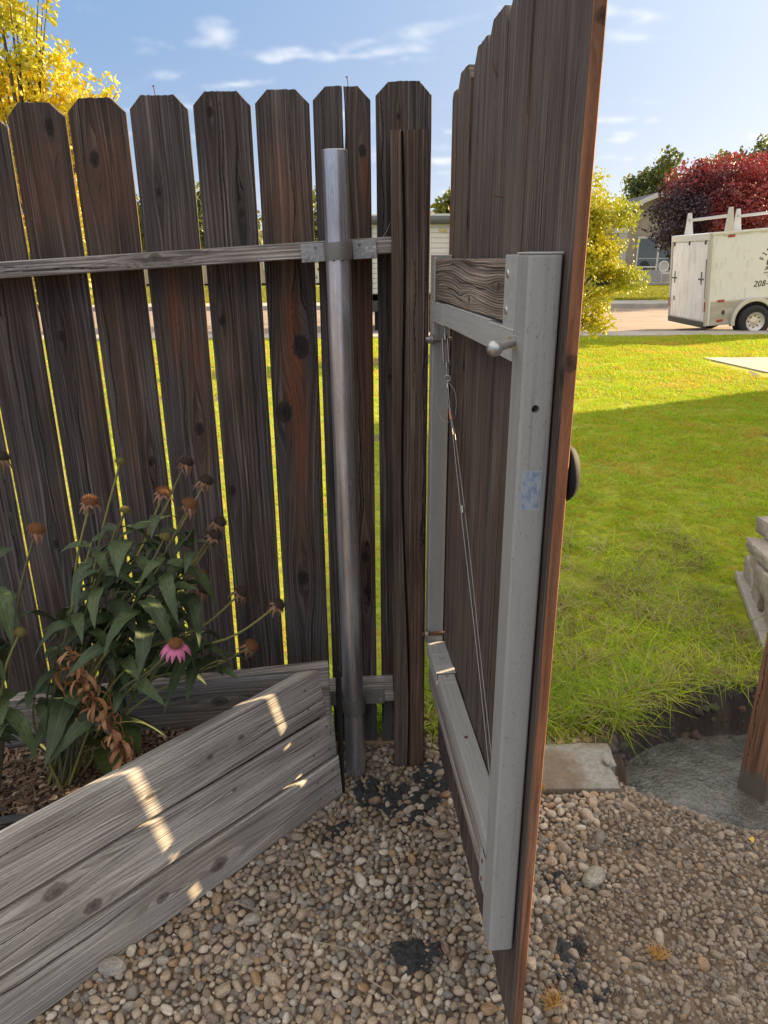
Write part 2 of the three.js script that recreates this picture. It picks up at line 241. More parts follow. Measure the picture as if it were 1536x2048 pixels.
  // tall fresh grass at the foot of the fence and in the gap beside the post
  const tall = []; for (let i = 0; i < 900; i++) { const x = -1.3 + 3.3 * r(), z = -1.99 - 0.28 * r(); if (pitD(x, z) < 1.2 || x > 1.35 || (x > 0.35 && r() < 0.7)) continue; tall.push([x, ground(x, z), z, r() * 6.28, 0.8 + 0.8 * r(), [0.26 + 0.14 * r(), 0.42 + 0.1 * r(), 0.025]]); }
  stuff(scatter(tuft(320, 12, 0.11, 0.03, 0.8, 0.0014), mat, tall), 'fence_foot_grass', lawnG);
}
const farGrass = []; { const r = rng(5); for (let i = 0; i < 16000; i++) { const z = -27.1 - 13 * r(), x = -14 + 36 * r(); farGrass.push([x, 0.02 + 0.0048 * Math.max(0, -z - 26.9), z, r() * 6.28, 2 + 1.4 * r(), [0.26 + 0.14 * r(), 0.34, 0.03]]); } stuff(scatter(tuft(330, 14, 0.035, 0.07, 0.7, 0.006), grassMat([1, 1, 1]), farGrass), 'far_grass', scene, 'green lawn grass in front of the house across the street', 'grass'); }
console.log('ground done');

// ---------------------------------------------------------------- the fence
M.steelDark = new THREE.MeshStandardMaterial({ color: new THREE.Color().setRGB(0.18, 0.17, 0.16), metalness: 0.8, roughness: 0.5 });
M.rust = std([0.16, 0.07, 0.035], 0.85);
{
  const fence = thing('fence', 'weathered dark brown dog eared board fence behind the flower planter', 'fence', [0, 0, -1.946]);
  // left edge, right edge, top, knots (in metres from the board's lower left corner), reddish stained places
  const B = [
    [-2.087, -1.949, 1.80, [], []], [-1.939, -1.801, 1.80, [], []], [-1.790, -1.652, 1.81, [], []], [-1.642, -1.504, 1.81, [], []], [-1.494, -1.356, 1.82, [], []], [-1.345, -1.207, 1.825, [], []], [-1.196, -1.061, 1.83, [], []],
    [-1.051, -0.911, 1.838, [[0.05, 1.42, 0.012], [0.09, 0.7, 0.01]], [[0.1, 1.5, 0.05, 0.2, 0.3]]],
    [-0.899, -0.764, 1.859, [[0.097, 1.787, 0.012, 2], [0.05, 1.293, 0.012]], [[0.06, 1.66, 0.09, 0.12, 0.55], [0.1, 1.1, 0.03, 0.15, 0.3]]],
    [-0.751, -0.614, 1.868, [[0.05, 1.715, 0.013, 1.6], [0.1, 0.95, 0.010]], [[0.07, 1.66, 0.08, 0.13, 0.6], [0.06, 1.1, 0.04, 0.25, 0.45]]],
    [-0.603, -0.464, 1.873, [[0.05, 1.64, 0.008], [0.095, 1.04, 0.014]], [[0.06, 1.33, 0.022, 0.13, 1.1], [0.1, 1.15, 0.03, 0.3, 0.6], [0.03, 0.6, 0.03, 0.3, 0.3]]],
    [-0.453, -0.316, 1.880, [[0.04, 1.815, 0.009], [0.1, 1.59, 0.01], [0.03, 1.33, 0.01], [0.02, 0.86, 0.012]], [[0.05, 1.27, 0.03, 0.15, 0.4]]],
    [-0.305, -0.176, 1.883, [[0.085, 1.262, 0.024, 1.5], [0.03, 1.085, 0.026, 1.3], [0.062, 0.585, 0.019, 1.4]], [[0.062, 1.22, 0.026, 0.2, 1.5], [0.075, 1.02, 0.022, 0.2, 1.2], [0.06, 1.6, 0.05, 0.16, 0.6], [0.06, 0.78, 0.03, 0.2, 0.6]]],
    [-0.165, -0.027, 1.889, [[0.118, 1.73, 0.011], [0.11, 0.65, 0.013], [0.112, 0.54, 0.012]], [[0.125, 1.66, 0.016, 0.09, 1.0], [0.12, 1.2, 0.03, 0.3, 0.8], [0.12, 0.8, 0.03, 0.3, 0.5]]],
    [-0.011, 0.123, 1.898, [[0.055, 1.803, 0.006, 1.2], [0.03, 1.18, 0.006]], [[0.02, 0.25, 0.05, 0.1, 0.5]]],
  ];
  B.forEach(([x0, x1, top, knots, rust], i) => {
    const W = x1 - x0, L = top - 0.02, opt = { ...FENCE, W, L, px: i < 7 ? 250 : 820, seed: 11 + i, knots, rust, ring: 75 + 30 * ((i * 37) % 5) / 5, contrast: 1.15, blotch: 0.85, checks: 6, bump: 0.0016, wet: i > 12 ? [[i > 13 ? 0.02 : 0.12, 0.06, 0.03, 0.10, 0.75]] : [] };
    const g = board(W, L, 0.016, { ear: 0.03, seed: 40 + i, slit: i === 13 ? { x: 0.071, w: 0.0045, d: 0.16 } : null });
    const m = part('board', g, i < 7 ? M.farBoard ??= wood(opt) : wood(opt), fence); m.position.set(x0, 0.02, 0); m.rotation.z = 0.0015 * Math.sin(i * 5.1);
  });
  const railMat = wood({ ...SILVER, W: 0.09, L: 2.2, px: 520, seed: 61, ring: 95, contrast: 1.5, wave: 0.012, bump: 0.0025, knots: [[0.012, 1.42, 0.012, 1.2], [0.015, 1.62, 0.01, 1.2], [0.07, 0.6, 0.012]], gray: [120, 116, 111], checks: 6 });
  const rail = (xL, xR, yR, seed) => {   // a two by four laid flat along the boards
    const L = Math.hypot(xR - xL, (xR - xL) * 0.054), g = lumber(0.089, L, 0.038, seed); g.rotateY(Math.PI / 2); g.rotateZ(Math.PI / 2);   // local: length to -x, width to -z, thickness to +y
    const m = part('rail', g, railMat, fence); m.rotation.z = 0.054; m.position.set(xR, yR, 0.016 + 0.089); return m;
  };
  for (const [y, s] of [[1.514, 71], [0.234, 72]]) rail(-2.1, 0.0275, y, s);
  // four by four post with a long drying split
  const postMat = wood({ ...FENCE, W: 0.36, L: 1.8, px: 620, seed: 83, ring: 130, contrast: 1.3, wave: 0.004, bump: 0.003, knots: [[0.045 + 0.09, 1.2, 0.008], [0.15, 1.35, 0.006], [0.12, 0.8, 0.006]], rust: [[0.12, 0.15, 0.06, 0.2, 0.5], [0.1, 0.5, 0.05, 0.3, 0.4]], gray: [80, 68, 60], brown: [72, 52, 42], pale: [132, 116, 102], checks: 14 });
  {
    const rings = 40, H = 1.80, pos = [], uv = [], idx = [], S = 0.09, prof = (y) => { const c = 0.024 + 0.018 * (1 - y / H) + 0.006 * Math.sin(y * 5), w = 0.0045 * clamp(0.35 + 1.1 * n2(y * 4, 9)), d = 0.022, b = 0.004; return [[0, b], [b, 0], [c - w, 0], [c, -d], [c + w, 0], [S - b, 0], [S, b], [S, S - b], [S - b, S], [b, S], [0, S - b]].map(([x, z]) => [x, z < 0 ? -z : z, z < 0]); };
    const per = 12;
    for (let j = 0; j <= rings; j++) { const y = H * j / rings, p = prof(y); let run = 0; for (let k = 0; k < per; k++) { const [x, z] = p[k % 11]; if (k) { const q = p[(k - 1) % 11]; run += Math.hypot(x - q[0], z - q[1]); } pos.push(x + 0.0008 * (n2(y * 30, k * 3) - 0.5), y + (j === rings ? 0.001 * Math.sin(k * 9) : 0), -z); uv.push(run / 0.36, y / H); } }
    for (let j = 0; j < rings; j++) for (let k = 0; k + 1 < per; k++) { const a = j * per + k, b = a + 1, c = a + per, d = c + 1; idx.push(a, b, c, b, d, c); }
    const ctr = pos.length / 3; pos.push(S / 2, H, -S / 2); uv.push(0.5, 1); for (let k = 0; k + 1 < per; k++) idx.push(rings * per + k, rings * per + k + 1, ctr);
    let g = new THREE.BufferGeometry(); g.setAttribute('position', new THREE.Float32BufferAttribute(pos, 3)); g.setAttribute('uv', new THREE.Float32BufferAttribute(uv, 2)); g.setIndex(idx); g = g.toNonIndexed(); g.computeVertexNormals();
    const m = part('post', g, postMat, fence); m.position.set(0.0285, -0.02, 0.116); m.rotation.z = 0.004;
  }
  for (const [x, y] of [[-0.54, 1.868], [-0.078, 1.884]]) part('nail', clean([rod([x, y, 0.008], [x - 0.003, y + 0.024, 0.009], 0.0011, 6), rod([x - 0.003, y + 0.024, 0.009], [x - 0.0032, y + 0.0255, 0.009], 0.003, 8)]), M.rust, fence);
  // hair-fine splinters of wire grass stuck at the rail
  part('splinter', tube([[0.0, 1.55, 0.11], [0.012, 1.565, 0.112], [0.02, 1.585, 0.108]], 0.0006, 0.0003, 8, 4), std([0.4, 0.36, 0.28]), fence);
}

// ---------------------------------------------------------------- galvanised steel post strapped to the rails
const galvMap = texture(512, 1024, (u, v, o) => { const a = tile((x, y) => fbm(x, y * 6, 4), u, v, 6), s = tile((x, y) => fbm(x * 6, y * 2, 3), u, v, 14), b = n2(u * 200, v * 500), t = 196 + 70 * (a - 0.5) + 44 * (s - 0.5) + 24 * (b - 0.5); const w = clamp((tile((x, y) => fbm(x * 3 + 4, y * 3, 4), u, v, 5) - 0.56) * 6); o[0] = lerp(t, 190, w * 0.6) * 1.0; o[1] = lerp(t, 192, w * 0.6) * 1.0; o[2] = lerp(t * 1.02, 196, w * 0.6); });
const galvRough = texture(512, 1024, (u, v, o) => { const s = tile((x, y) => fbm(x * 6, y * 3, 4), u, v, 9); o[0] = o[1] = o[2] = 255 * clamp(0.32 + 0.5 * (s - 0.3)); }, false);
M.galv = new THREE.MeshStandardMaterial({ map: galvMap, roughnessMap: galvRough, roughness: 0.8, metalness: 0.8 });
M.zinc = new THREE.MeshStandardMaterial({ map: texture(128, 128, (u, v, o) => { const t = 168 + 60 * (tile((x, y) => fbm(x, y, 3), u, v, 14) - 0.5); o[0] = t; o[1] = t; o[2] = t * 0.98; }), metalness: 0.6, roughness: 0.5 });
M.strapBand = new THREE.MeshStandardMaterial({ color: new THREE.Color().setRGB(0.26, 0.25, 0.23), metalness: 0.55, roughness: 0.5 });
{
  const p = thing('steel_post', 'round galvanised steel pipe post strapped to the wooden fence rails', 'pipe post', [-0.0925, 0, -1.803]);
  const tilt = -0.0085, top = 1.735; p.rotation.z = -tilt; p.rotation.z = 0.0085;
  const prof = [[0.0262, top - 0.06], [0.0262, top - 0.001], [0.027, top], [0.0292, top], [0.03, top - 0.0015], [0.03, 0.9], [0.03, -0.06]].map(([x, y]) => new THREE.Vector2(x, y));
  part('pipe', new THREE.LatheGeometry(prof.reverse(), 48), M.galv, p);
  part('pipe_bore', at(new THREE.CircleGeometry(0.0263, 32), 0, top - 0.06, 0, -Math.PI / 2), M.steelDark, p);
  const strap = (y, h, sides, side) => {
    const s = new THREE.Group(); s.name = 'strap'; s.position.set(0, y, 0); s.rotation.z = 0.045; p.add(s);
    const band = new THREE.LatheGeometry([[0.0305, -h / 2], [0.0335, -h / 2], [0.0335, h / 2], [0.0305, h / 2], [0.0305, -h / 2]].map((q) => new THREE.Vector2(...q)), 40, -1.75, 3.5);
    part('band', band, M.strapBand, s);
    for (const k of sides) {
      const g = rbox(0.058, h * 1.06, 0.003, 0.0014, 2), t = part('tab', g, side ?? M.zinc, s); t.position.set(k * 0.063, 0, -0.034);
      for (const [sx, sy] of k < 0 ? [[-0.016, -0.011]] : [[0.017, -0.012]]) { const sc = part('screw', clean([at(new THREE.CylinderGeometry(0.0052, 0.0058, 0.003, 14), sx, sy, 0.003, Math.PI / 2), at(new THREE.CylinderGeometry(0.0032, 0.0036, 0.004, 6), sx, sy, 0.006, Math.PI / 2)]), M.zinc, t); }
      const ho = part('hole', at(new THREE.CylinderGeometry(0.0034, 0.0034, 0.0006, 14), k < 0 ? 0.007 : -0.012, 0.011, 0.0018, Math.PI / 2), M.steelDark, t);
    }
    for (const k of [-1, 1]) part('crimp', at(new THREE.SphereGeometry(0.003, 8, 6), Math.sin(k * 0.32) * 0.0336, -h / 2, Math.cos(k * 0.32) * 0.0336), M.steelDark, s);
    return s;
  };
  const s1 = strap(1.519, 0.04, [-1, 1]);
  // remains of a bar-code sticker on the right tab of the upper strap
  const cv = document.createElement('canvas'); cv.width = 128; cv.height = 48; const cx = cv.getContext('2d'); cx.fillStyle = '#c9cbc8'; cx.fillRect(0, 0, 128, 48); cx.fillStyle = '#3f5670'; for (let i = 0; i < 9; i++) cx.fillRect(38 + i * 6, 6, i % 3 ? 2 : 4, 24); cx.fillStyle = '#222'; cx.font = 'bold 22px sans-serif'; cx.fillText('RL', 96, 40); cx.fillStyle = '#5c6264'; cx.fillRect(8, 30, 34, 5);
  const ct = new THREE.CanvasTexture(cv); ct.colorSpace = THREE.SRGBColorSpace;
  part('sticker', at(new THREE.PlaneGeometry(0.026, 0.012), 0.078, 0.001, -0.0322), new THREE.MeshStandardMaterial({ map: ct, roughness: 0.6 }), s1);
  strap(0.252, 0.05, [-1, 1], M.strapBand);
  part('concrete_collar', at(new THREE.SphereGeometry(0.032, 16, 8), 0, -0.02, 0), std([0.25, 0.24, 0.23], 0.95), p);
}

// ---------------------------------------------------------------- raised planter of weathered planks
const planter = thing('raised_planter', 'silver grey weathered plank planter bed in the fence corner', 'planter', [-0.125, 0, -1.707]);
const F = V(-0.682, 0, 0.731), FN = V(0.731, 0, 0.682), BD = V(-0.983, 0, 0.184);
{
  const T = 0.036;
  const put = (g, mat, dir, lean, origin) => { const n = V(dir.z, 0, -dir.x), X = V(0, Math.cos(lean), 0).addScaledVector(n, -Math.sin(lean)), Z = n.clone().multiplyScalar(Math.cos(lean)); Z.y = Math.sin(lean); const m = new THREE.Matrix4().makeBasis(X, dir, Z); const o = part('plank', g, mat, planter); o.quaternion.setFromRotationMatrix(m); o.position.copy(origin); return o; };
  const rows = [   // lower edge, height, knots (across from the lower edge, along from the corner)
    [0.002, 0.134, [[0.075, 0.587, 0.013, 1.5], [0.06, 0.431, 0.02, 1.4], [0.1, 1.05, 0.012]], 5.4],
    [0.1445, 0.138, [[0.025, 0.735, 0.017, 1.4], [0.115, 0.80, 0.02, 1.5], [0.06, 1.2, 0.012], [0.09, 0.35, 0.006]], 4.9],
    [0.2915, 0.146, [[0.06, 0.564, 0.009, 1.5], [0.075, 0.307, 0.008, 1.4], [0.07, 0.40, 0.008, 1.3], [0.05, 0.95, 0.012]], 5.3]];
  rows.forEach(([y, h, knots, lean], i) => {
    const mat = wood({ ...SILVER, W: h, L: 1.62, px: 960, seed: 131 + i, knots, ring: 150 - 18 * i, contrast: 1.05, wave: 0.0045, bump: 0.0024, blotch: 0.7, checks: 2, gray: [158, 153, 146], brown: [142, 132, 122], dark: [98, 91, 84], pale: [208, 202, 193] });
    const g = board(h, 1.62, T, { seed: 141 + i, wob: 0.0018, bev: 0.0042, jag: 0.0008 }); g.translate(0, 0, -T); const a = lean * Math.PI / 180, inward = y * Math.tan(0.0908) - [0.002, -0.001, 0.002][i];
    const o = put(g, mat, F, a, V(0, y, 0).addScaledVector(FN, -inward).addScaledVector(F, 0.002 + 0.004 * i)); if (i === 2) o.userData.label = 'topmost front plank striped with sunlight';
    for (const [s, t] of [[0.018, 0.25], [0.02, 0.78], [0.075, 0.3], [0.08, 0.72]]) { const k = part('screw_hole', at(new THREE.CylinderGeometry(0.0032, 0.0025, 0.0012, 9), h * t, s + 0.012, 0.0004, Math.PI / 2), M.steelDark, o); }
  });
  const backMat = wood({ ...SILVER, W: 0.143, L: 1.45, px: 760, seed: 151, knots: [[0.07, 0.30, 0.016, 1.6], [0.1, 1.0, 0.012]], ring: 80, contrast: 1.1, wave: 0.012, bump: 0.002, gray: [128, 121, 112], brown: [116, 104, 92] });
  for (let i = 0; i < 3; i++) { const g = lumber(0.143, 1.45, T, 161 + i); g.translate(0, 0, -T); put(g, backMat, BD, 0, V(-0.03, 0.005 + i * 0.1475, 0.005)); }
  // black liner showing at the corner
  part('liner_edge', at(rbox(0.004, 0.42, 0.035, 0.001, 1), -0.006, 0.215, -0.012, 0, 0.5), std([0.02, 0.02, 0.021], 0.6), planter);
  // soil
  const s = new THREE.Shape(), a = [F.x * 1.6, F.z * 1.6], b = [BD.x * 1.44, BD.z * 1.44]; s.moveTo(-0.06, -0.02); s.lineTo(a[0] - FN.x * 0.05, -(a[1] - FN.z * 0.05)); s.lineTo(b[0], -(b[1] + 0.01));
  const sg = new THREE.ExtrudeGeometry(s, { depth: 0.04, bevelEnabled: false }); sg.rotateX(-Math.PI / 2);
  const soil = part('soil', bandUV(sg, 1.1), new THREE.MeshStandardMaterial({ map: soilMap, bumpMap: soilBump, bumpScale: 0.01, roughness: 1, color: new THREE.Color().setRGB(0.5, 0.43, 0.36) }), planter); soil.position.y = 0.262;
  // bark chips
  const r = rng(404), lists = [[], [], []];
  const inside = (x, z) => { const px = x, pz = z; const sF = px * FN.x + pz * FN.z, sB = px * BD.z - pz * BD.x * 1; return sF < -0.055 && (pz > 0.015 + px * (BD.z / BD.x)); };
  let tries = 0; while (lists[0].length + lists[1].length + lists[2].length < 5200 && tries++ < 90000) { const x = -1.1 * r(), z = 0.95 * r(); if (!inside(x, z)) continue; const t = r(), c = t < 0.5 ? [0.13, 0.075, 0.045] : t < 0.8 ? [0.22, 0.14, 0.085] : t < 0.93 ? [0.34, 0.25, 0.17] : [0.05, 0.035, 0.03], k = 0.6 + 0.8 * r(); lists[(r() * 3) | 0].push([x, 0.302 + 0.012 * r() + 0.02 * (fbm(x * 8, z * 8, 2) - 0.5), z, r() * 6.28, [0.5 + r(), 0.8 + 0.5 * r(), 0.5 + 0.9 * r()], c.map((v) => v * k), (r() - 0.5) * 0.9, (r() - 0.5) * 0.9]); }
  lists.forEach((l, i) => { const g = new THREE.BoxGeometry(0.026 - 0.006 * i, 0.0022, 0.007, 3, 1, 1), P = g.attributes.position, q = rng(i + 9); for (let k = 0; k < P.count; k++) { const x = P.getX(k); P.setY(k, P.getY(k) + 0.0035 * Math.cos(x * 95) - 0.002); P.setZ(k, P.getZ(k) * (1 - Math.abs(x) * 18) + 0.002 * Math.sin(x * 200 + i)); } g.computeVertexNormals(); stuff(scatter(g, std([1, 1, 1], 0.95), l), numbered('bark_chips'), planter); });
}
{ const g = new THREE.BufferGeometry(), A = [-0.90, 0.345, -1.235], Bq = [-0.70, 0.325, -1.318]; const pos = [], idx = []; for (let i = 0; i <= 10; i++) { const t = i / 10, x = lerp(A[0], Bq[0], t), y = lerp(A[1], Bq[1], t) + 0.004 * Math.sin(t * 7), z = lerp(A[2], Bq[2], t), w = 0.028 * (1 - t) + 0.002; pos.push(x, y, z, x - 0.006, y - 0.004, z + w, x - 0.001, y - 0.005, z - 0.001, x - 0.007, y - 0.009, z + w); } for (let i = 0; i < 10; i++) { const o = i * 4; for (const [a, b] of [[0, 1], [3, 2], [1, 3], [2, 0]]) idx.push(o + a, o + b, o + 4 + a, o + b, o + 4 + b, o + 4 + a); } g.setAttribute('position', new THREE.Float32BufferAttribute(pos, 3)); g.setIndex(idx); const q = g.toNonIndexed(); q.computeVertexNormals(); single('edging_strip', q, std([0.055, 0.057, 0.06], 0.5, { side: THREE.DoubleSide }), 'dark pointed strip of garden edging lying on the bark mulch', 'edging'); }
console.log('fence and planter done');

// ---------------------------------------------------------------- the gate, swung open
M.graySteel = new THREE.MeshStandardMaterial({ map: texture(256, 1024, (u, v, o) => { const a = tile((x, y) => fbm(x, y * 3, 4), u, v, 5), s = tile((x, y) => fbm(x * 9, y * 3, 3), u, v, 12), t = 166 + 9 * (a - 0.5) + 5 * (s - 0.5), sc = -1.3 * clamp((fbm(u * 26, v * 200, 4) - 0.70) * 8) - 0.9 * clamp((fbm(u * 8 + 3, v * 5, 5) - 0.60) * 3); o[0] = t + sc * 30; o[1] = t + sc * 30; o[2] = t * 0.965 + sc * 28; }), metalness: 0.0, roughness: 0.42 });
M.channel = new THREE.MeshStandardMaterial({ map: texture(256, 512, (u, v, o) => { const a = tile((x, y) => fbm(x, y * 2, 4), u, v, 6), s = tile((x, y) => fbm(x * 3, y * 3, 4), u, v, 16), t = 188 + 26 * (a - 0.5) + 26 * (s - 0.5), st = clamp((s - 0.64) * 5); o[0] = t - st * 30; o[1] = t - st * 40; o[2] = t * 0.97 - st * 44; }), metalness: 0.15, roughness: 0.5 });
M.bolt = new THREE.MeshStandardMaterial({ color: new THREE.Color().setRGB(0.5, 0.49, 0.46), metalness: 0.85, roughness: 0.38 });
M.wire = new THREE.MeshStandardMaterial({ color: new THREE.Color().setRGB(0.42, 0.4, 0.37), metalness: 0.7, roughness: 0.45 });
M.black = std([0.006, 0.006, 0.006], 0.8);
const gate = thing('gate', 'tall brown board gate on a grey steel frame, standing open beside the post', 'gate', [0.166, 0, -1.87]); gate.rotation.y = -84.75 * Math.PI / 180;
{
  const GB = { gray: [84, 74, 66], dark: [40, 33, 29], brown: [72, 61, 54], pale: [136, 126, 116] };
  const list = [[-0.004, 0.056, 1.86], [0.070, 0.205, 1.88], [0.219, 0.357, 1.893], [0.360, 0.498, 1.90], [0.501, 0.639, 1.905], [0.642, 0.765, 1.91], [0.768, 0.903, 1.915]];
  list.forEach(([a, b, top], i) => {
    const W = b - a, L = top - 0.045, g = board(W, L, 0.017, { ear: i === 0 || i === 5 ? 0.012 : 0.03, seed: 60 + i, wob: 0.002 });
    const mt = wood({ ...GB, W, L, px: 700, seed: 171 + i, ring: 90, contrast: 0.9, blotch: 1.1, bump: 0.0016, wave: 0.006, knots: i === 1 ? [[0.06, 1.05, 0.01, 2.5], [0.08, 1.22, 0.008]] : i === 6 ? [[0.09, 1.78, 0.012, 2.5], [0.125, 1.3, 0.012]] : [], rust: i === 6 ? [] : [[W * 0.6, 0.9, 0.03, 0.3, 0.3]], checks: 7 });
    const m = part('board', g, i < 6 ? mt : [mt, M.gateEdge ??= wood({ gray: [118, 84, 62], dark: [58, 42, 33], brown: [122, 78, 52], pale: [146, 110, 84], W: 0.13, L: 1.87, px: 500, seed: 301, ring: 50, contrast: 0.8, blotch: 1.3, checks: 0, knots: [[0.075, 1.32, 0.012, 1.2], [0.07, 1.72, 0.009, 1.2]] })], gate); m.position.set(a, 0.045, -0.017 + 0.0022 * Math.sin(i * 2.3));
  });
  part('batten', lumber(0.175, 0.62, 0.018, 97).rotateZ(Math.PI / 2).translate(0.62, 0, 0), M.gateBatten ??= wood({ ...GB, W: 0.175, L: 0.62, px: 300, seed: 207 }), gate).position.set(0.0, 0.12, -0.0385);
  // frame: two upright tubes with soft corners
  const cut = (g) => { const ev = new Evaluator(); ev.useGroups = false; const A = new Brush(g), h = new Brush(at(new THREE.CylinderGeometry(0.0058, 0.0058, 0.05, 20), 0.03, 1.298 - 0.878, 0.0015, 0, 0, Math.PI / 2)); A.updateMatrixWorld(); h.updateMatrixWorld(); const r = ev.evaluate(A, h, SUBTRACTION).geometry; return r; };
  const nearG = cut(rbox(0.06, 1.256, 0.047, 0.005, 3)), near = part('upright_tube', nearG, M.graySteel, gate); near.position.set(0.843, 0.878, 0.0285);
  const far = part('upright_tube', rbox(0.045, 1.07, 0.045, 0.004, 3), M.graySteel, gate); far.position.set(0.039, 0.972, 0.0265);
  part('tube_cap', rbox(0.0605, 0.003, 0.0475, 0.0012, 2), M.channel, near).position.y = 0.6285;
  part('tube_cap', rbox(0.0455, 0.003, 0.0455, 0.0012, 2), M.channel, far).position.y = 0.5355;
  // half-torn blue label on the tube that faces out of the yard
  const st = part('sticker', at(new THREE.PlaneGeometry(0.030, 0.062), 0, 0, 0, 0, Math.PI / 2), new THREE.MeshStandardMaterial({ roughness: 0.6, map: texture(96, 192, (u, v, o) => { const t = fbm(u * 7 + 3, v * 9, 5), e = fbm(u * 30, v * 7, 3), w = clamp((t - 0.38) * 3.2), sc = clamp((e - 0.52) * 4) * 0.6, k = clamp(0.35 + 0.65 * w - sc) * 0.8, ed = Math.max(Math.abs(u - 0.5), Math.abs(v - 0.5)) > 0.46 ? 0.5 : 1; o[0] = lerp(176, 112, k * ed); o[1] = lerp(180, 134, k * ed); o[2] = lerp(184, 158, k * ed); }) }), near); st.position.set(0.0304, 1.177 - 0.878, 0.0);
  // timber rails in the frame
  const grainy = (seed, L) => wood({ W: 0.092, L, px: 1100, seed, gray: [116, 102, 90], dark: [62, 52, 45], brown: [104, 86, 72], pale: [168, 156, 142], ring: 190, contrast: 1.9, wave: 0.02, bump: 0.004, knots: [[0.05, 0.12, 0.009, 1.2], [0.02, 0.34, 0.008, 1.4]], checks: 9 });
  const railT = lumber(0.092, 0.745, 0.037, 91); railT.rotateZ(Math.PI / 2); railT.translate(0.745, 0, 0);   // width along -x turned up
  const top = part('top_rail', railT, grainy(191, 0.745), gate); top.position.set(0.0665, 1.408, 0.009);
  const railB = lumber(0.098, 0.748, 0.037, 92); railB.rotateZ(Math.PI / 2); railB.translate(0.748, 0, 0);
  const low = part('bottom_rail', railB, wood({ ...SILVER, W: 0.092, L: 0.7, px: 900, seed: 193, ring: 120, contrast: 1.5, wave: 0.006, gray: [128, 122, 114], bump: 0.003, checks: 6 }), gate); low.position.set(0.064, 0.322, 0.007);
  // telescoping steel channels: folded caps under the top rail and over the bottom rail
  const capTop = (name, x0, x1, s) => part(name, clean([at(rbox(x1 - x0, 0.003, 0.046 + s, 0.001, 1), (x0 + x1) / 2, 1.4035 - s, 0.028), at(rbox(x1 - x0, 0.042, 0.003, 0.001, 1), (x0 + x1) / 2, 1.381 - s, 0.0495 + s / 2)]), M.channel, gate);
  capTop('channel', 0.064, 0.225, 0.0025); capTop('channel', 0.225, 0.655, 0); capTop('channel', 0.655, 0.812, 0.003);
  const capLow = (x0, x1, s) => part('channel', clean([at(rbox(x1 - x0, 0.003, 0.044 + 2 * s, 0.001, 1), (x0 + x1) / 2, 0.457 + s, 0.0255), at(rbox(x1 - x0, 0.034, 0.003, 0.001, 1), (x0 + x1) / 2, 0.4395 + s, 0.0465 + s)]), M.channel, gate);
  const c1 = capLow(0.07, 0.235, 0.0045); capLow(0.235, 0.765, 0); const c3 = capLow(0.765, 0.813, 0.0035);
  const screw = (x, y, z, rx, ry, mat = M.bolt, r = 0.0052) => { const g = clean([new THREE.CylinderGeometry(r * 0.75, r, 0.0022, 16), at(rbox(r * 1.1, 0.0006, r * 0.22, 0.0001, 1), 0, 0.0012, 0), at(rbox(r * 0.22, 0.0006, r * 1.1, 0.0001, 1), 0, 0.0012, 0)]); const m = part('screw', g, mat, gate); m.position.set(x, y, z); m.rotation.set(rx, ry, 0); };
  for (const [x, m] of [[0.085, M.bolt], [0.165, M.bolt], [0.245, M.bolt], [0.50, M.rust], [0.752, M.rust], [0.79, M.bolt]]) screw(x, x > 0.23 && x < 0.765 ? 0.4595 : 0.4635, 0.026, 0, 0, m, 0.0045);
  for (const x of [0.14, 0.275]) part('mark', rbox(0.0022, 0.0006, 0.042, 0.0002, 1), std([0.7, 0.7, 0.68], 0.6), gate).position.set(x, x < 0.23 ? 0.4635 : 0.459, 0.026);
  // corner plates with screws holding the top rail
  part('corner_plate', rbox(0.07, 0.112, 0.0032, 0.001, 1), M.channel, gate).position.set(0.778, 1.449, 0.0485);
  part('corner_plate', rbox(0.02, 0.10, 0.0032, 0.001, 1), M.channel, gate).position.set(0.0775, 1.454, 0.0485);
  for (const y of [1.478, 1.426]) screw(0.762, y, 0.051, Math.PI / 2, 0, M.bolt, 0.0065);
  part('corner_plate', rbox(0.05, 0.08, 0.0032, 0.001, 1), M.channel, gate).position.set(0.79, 0.36, 0.0478);
  for (const y of [0.385, 0.34]) screw(0.785, y, 0.05, Math.PI / 2, 0, M.rust);
  // hinge bolts through the far tube
  for (const [y, m] of [[1.312, M.bolt], [0.487, M.rust]]) { const b = part('hinge_bolt', clean([rod([0.066, y, -0.002], [0.066, y, 0.06], 0.0055, 10), rod([0.066, y, 0.052], [0.066, y, 0.059], 0.0095, 6), rod([0.066, y, 0.059], [0.066, y, 0.066], 0.006, 10)]), m, gate); part('nut', rod([0.066, y, 0.0505], [0.066, y, 0.058], 0.0102, 6), M.bolt, b); part('washer', rod([0.066, y, 0.0495], [0.066, y, 0.0507], 0.0125, 18), M.bolt, b); }
  // carriage bolt standing out of the near tube
  { const b = part('latch_bolt', rod([0.822, 1.387, 0.048], [0.846, 1.381, 0.083], 0.0058, 14), M.bolt, gate); part('bolt_head', at(new THREE.SphereGeometry(0.0115, 24, 16), 0.849, 1.3805, 0.087), M.bolt, b); part('nut', rod([0.8225, 1.387, 0.0505], [0.8265, 1.3858, 0.0565], 0.0105, 6), M.bolt, b); }
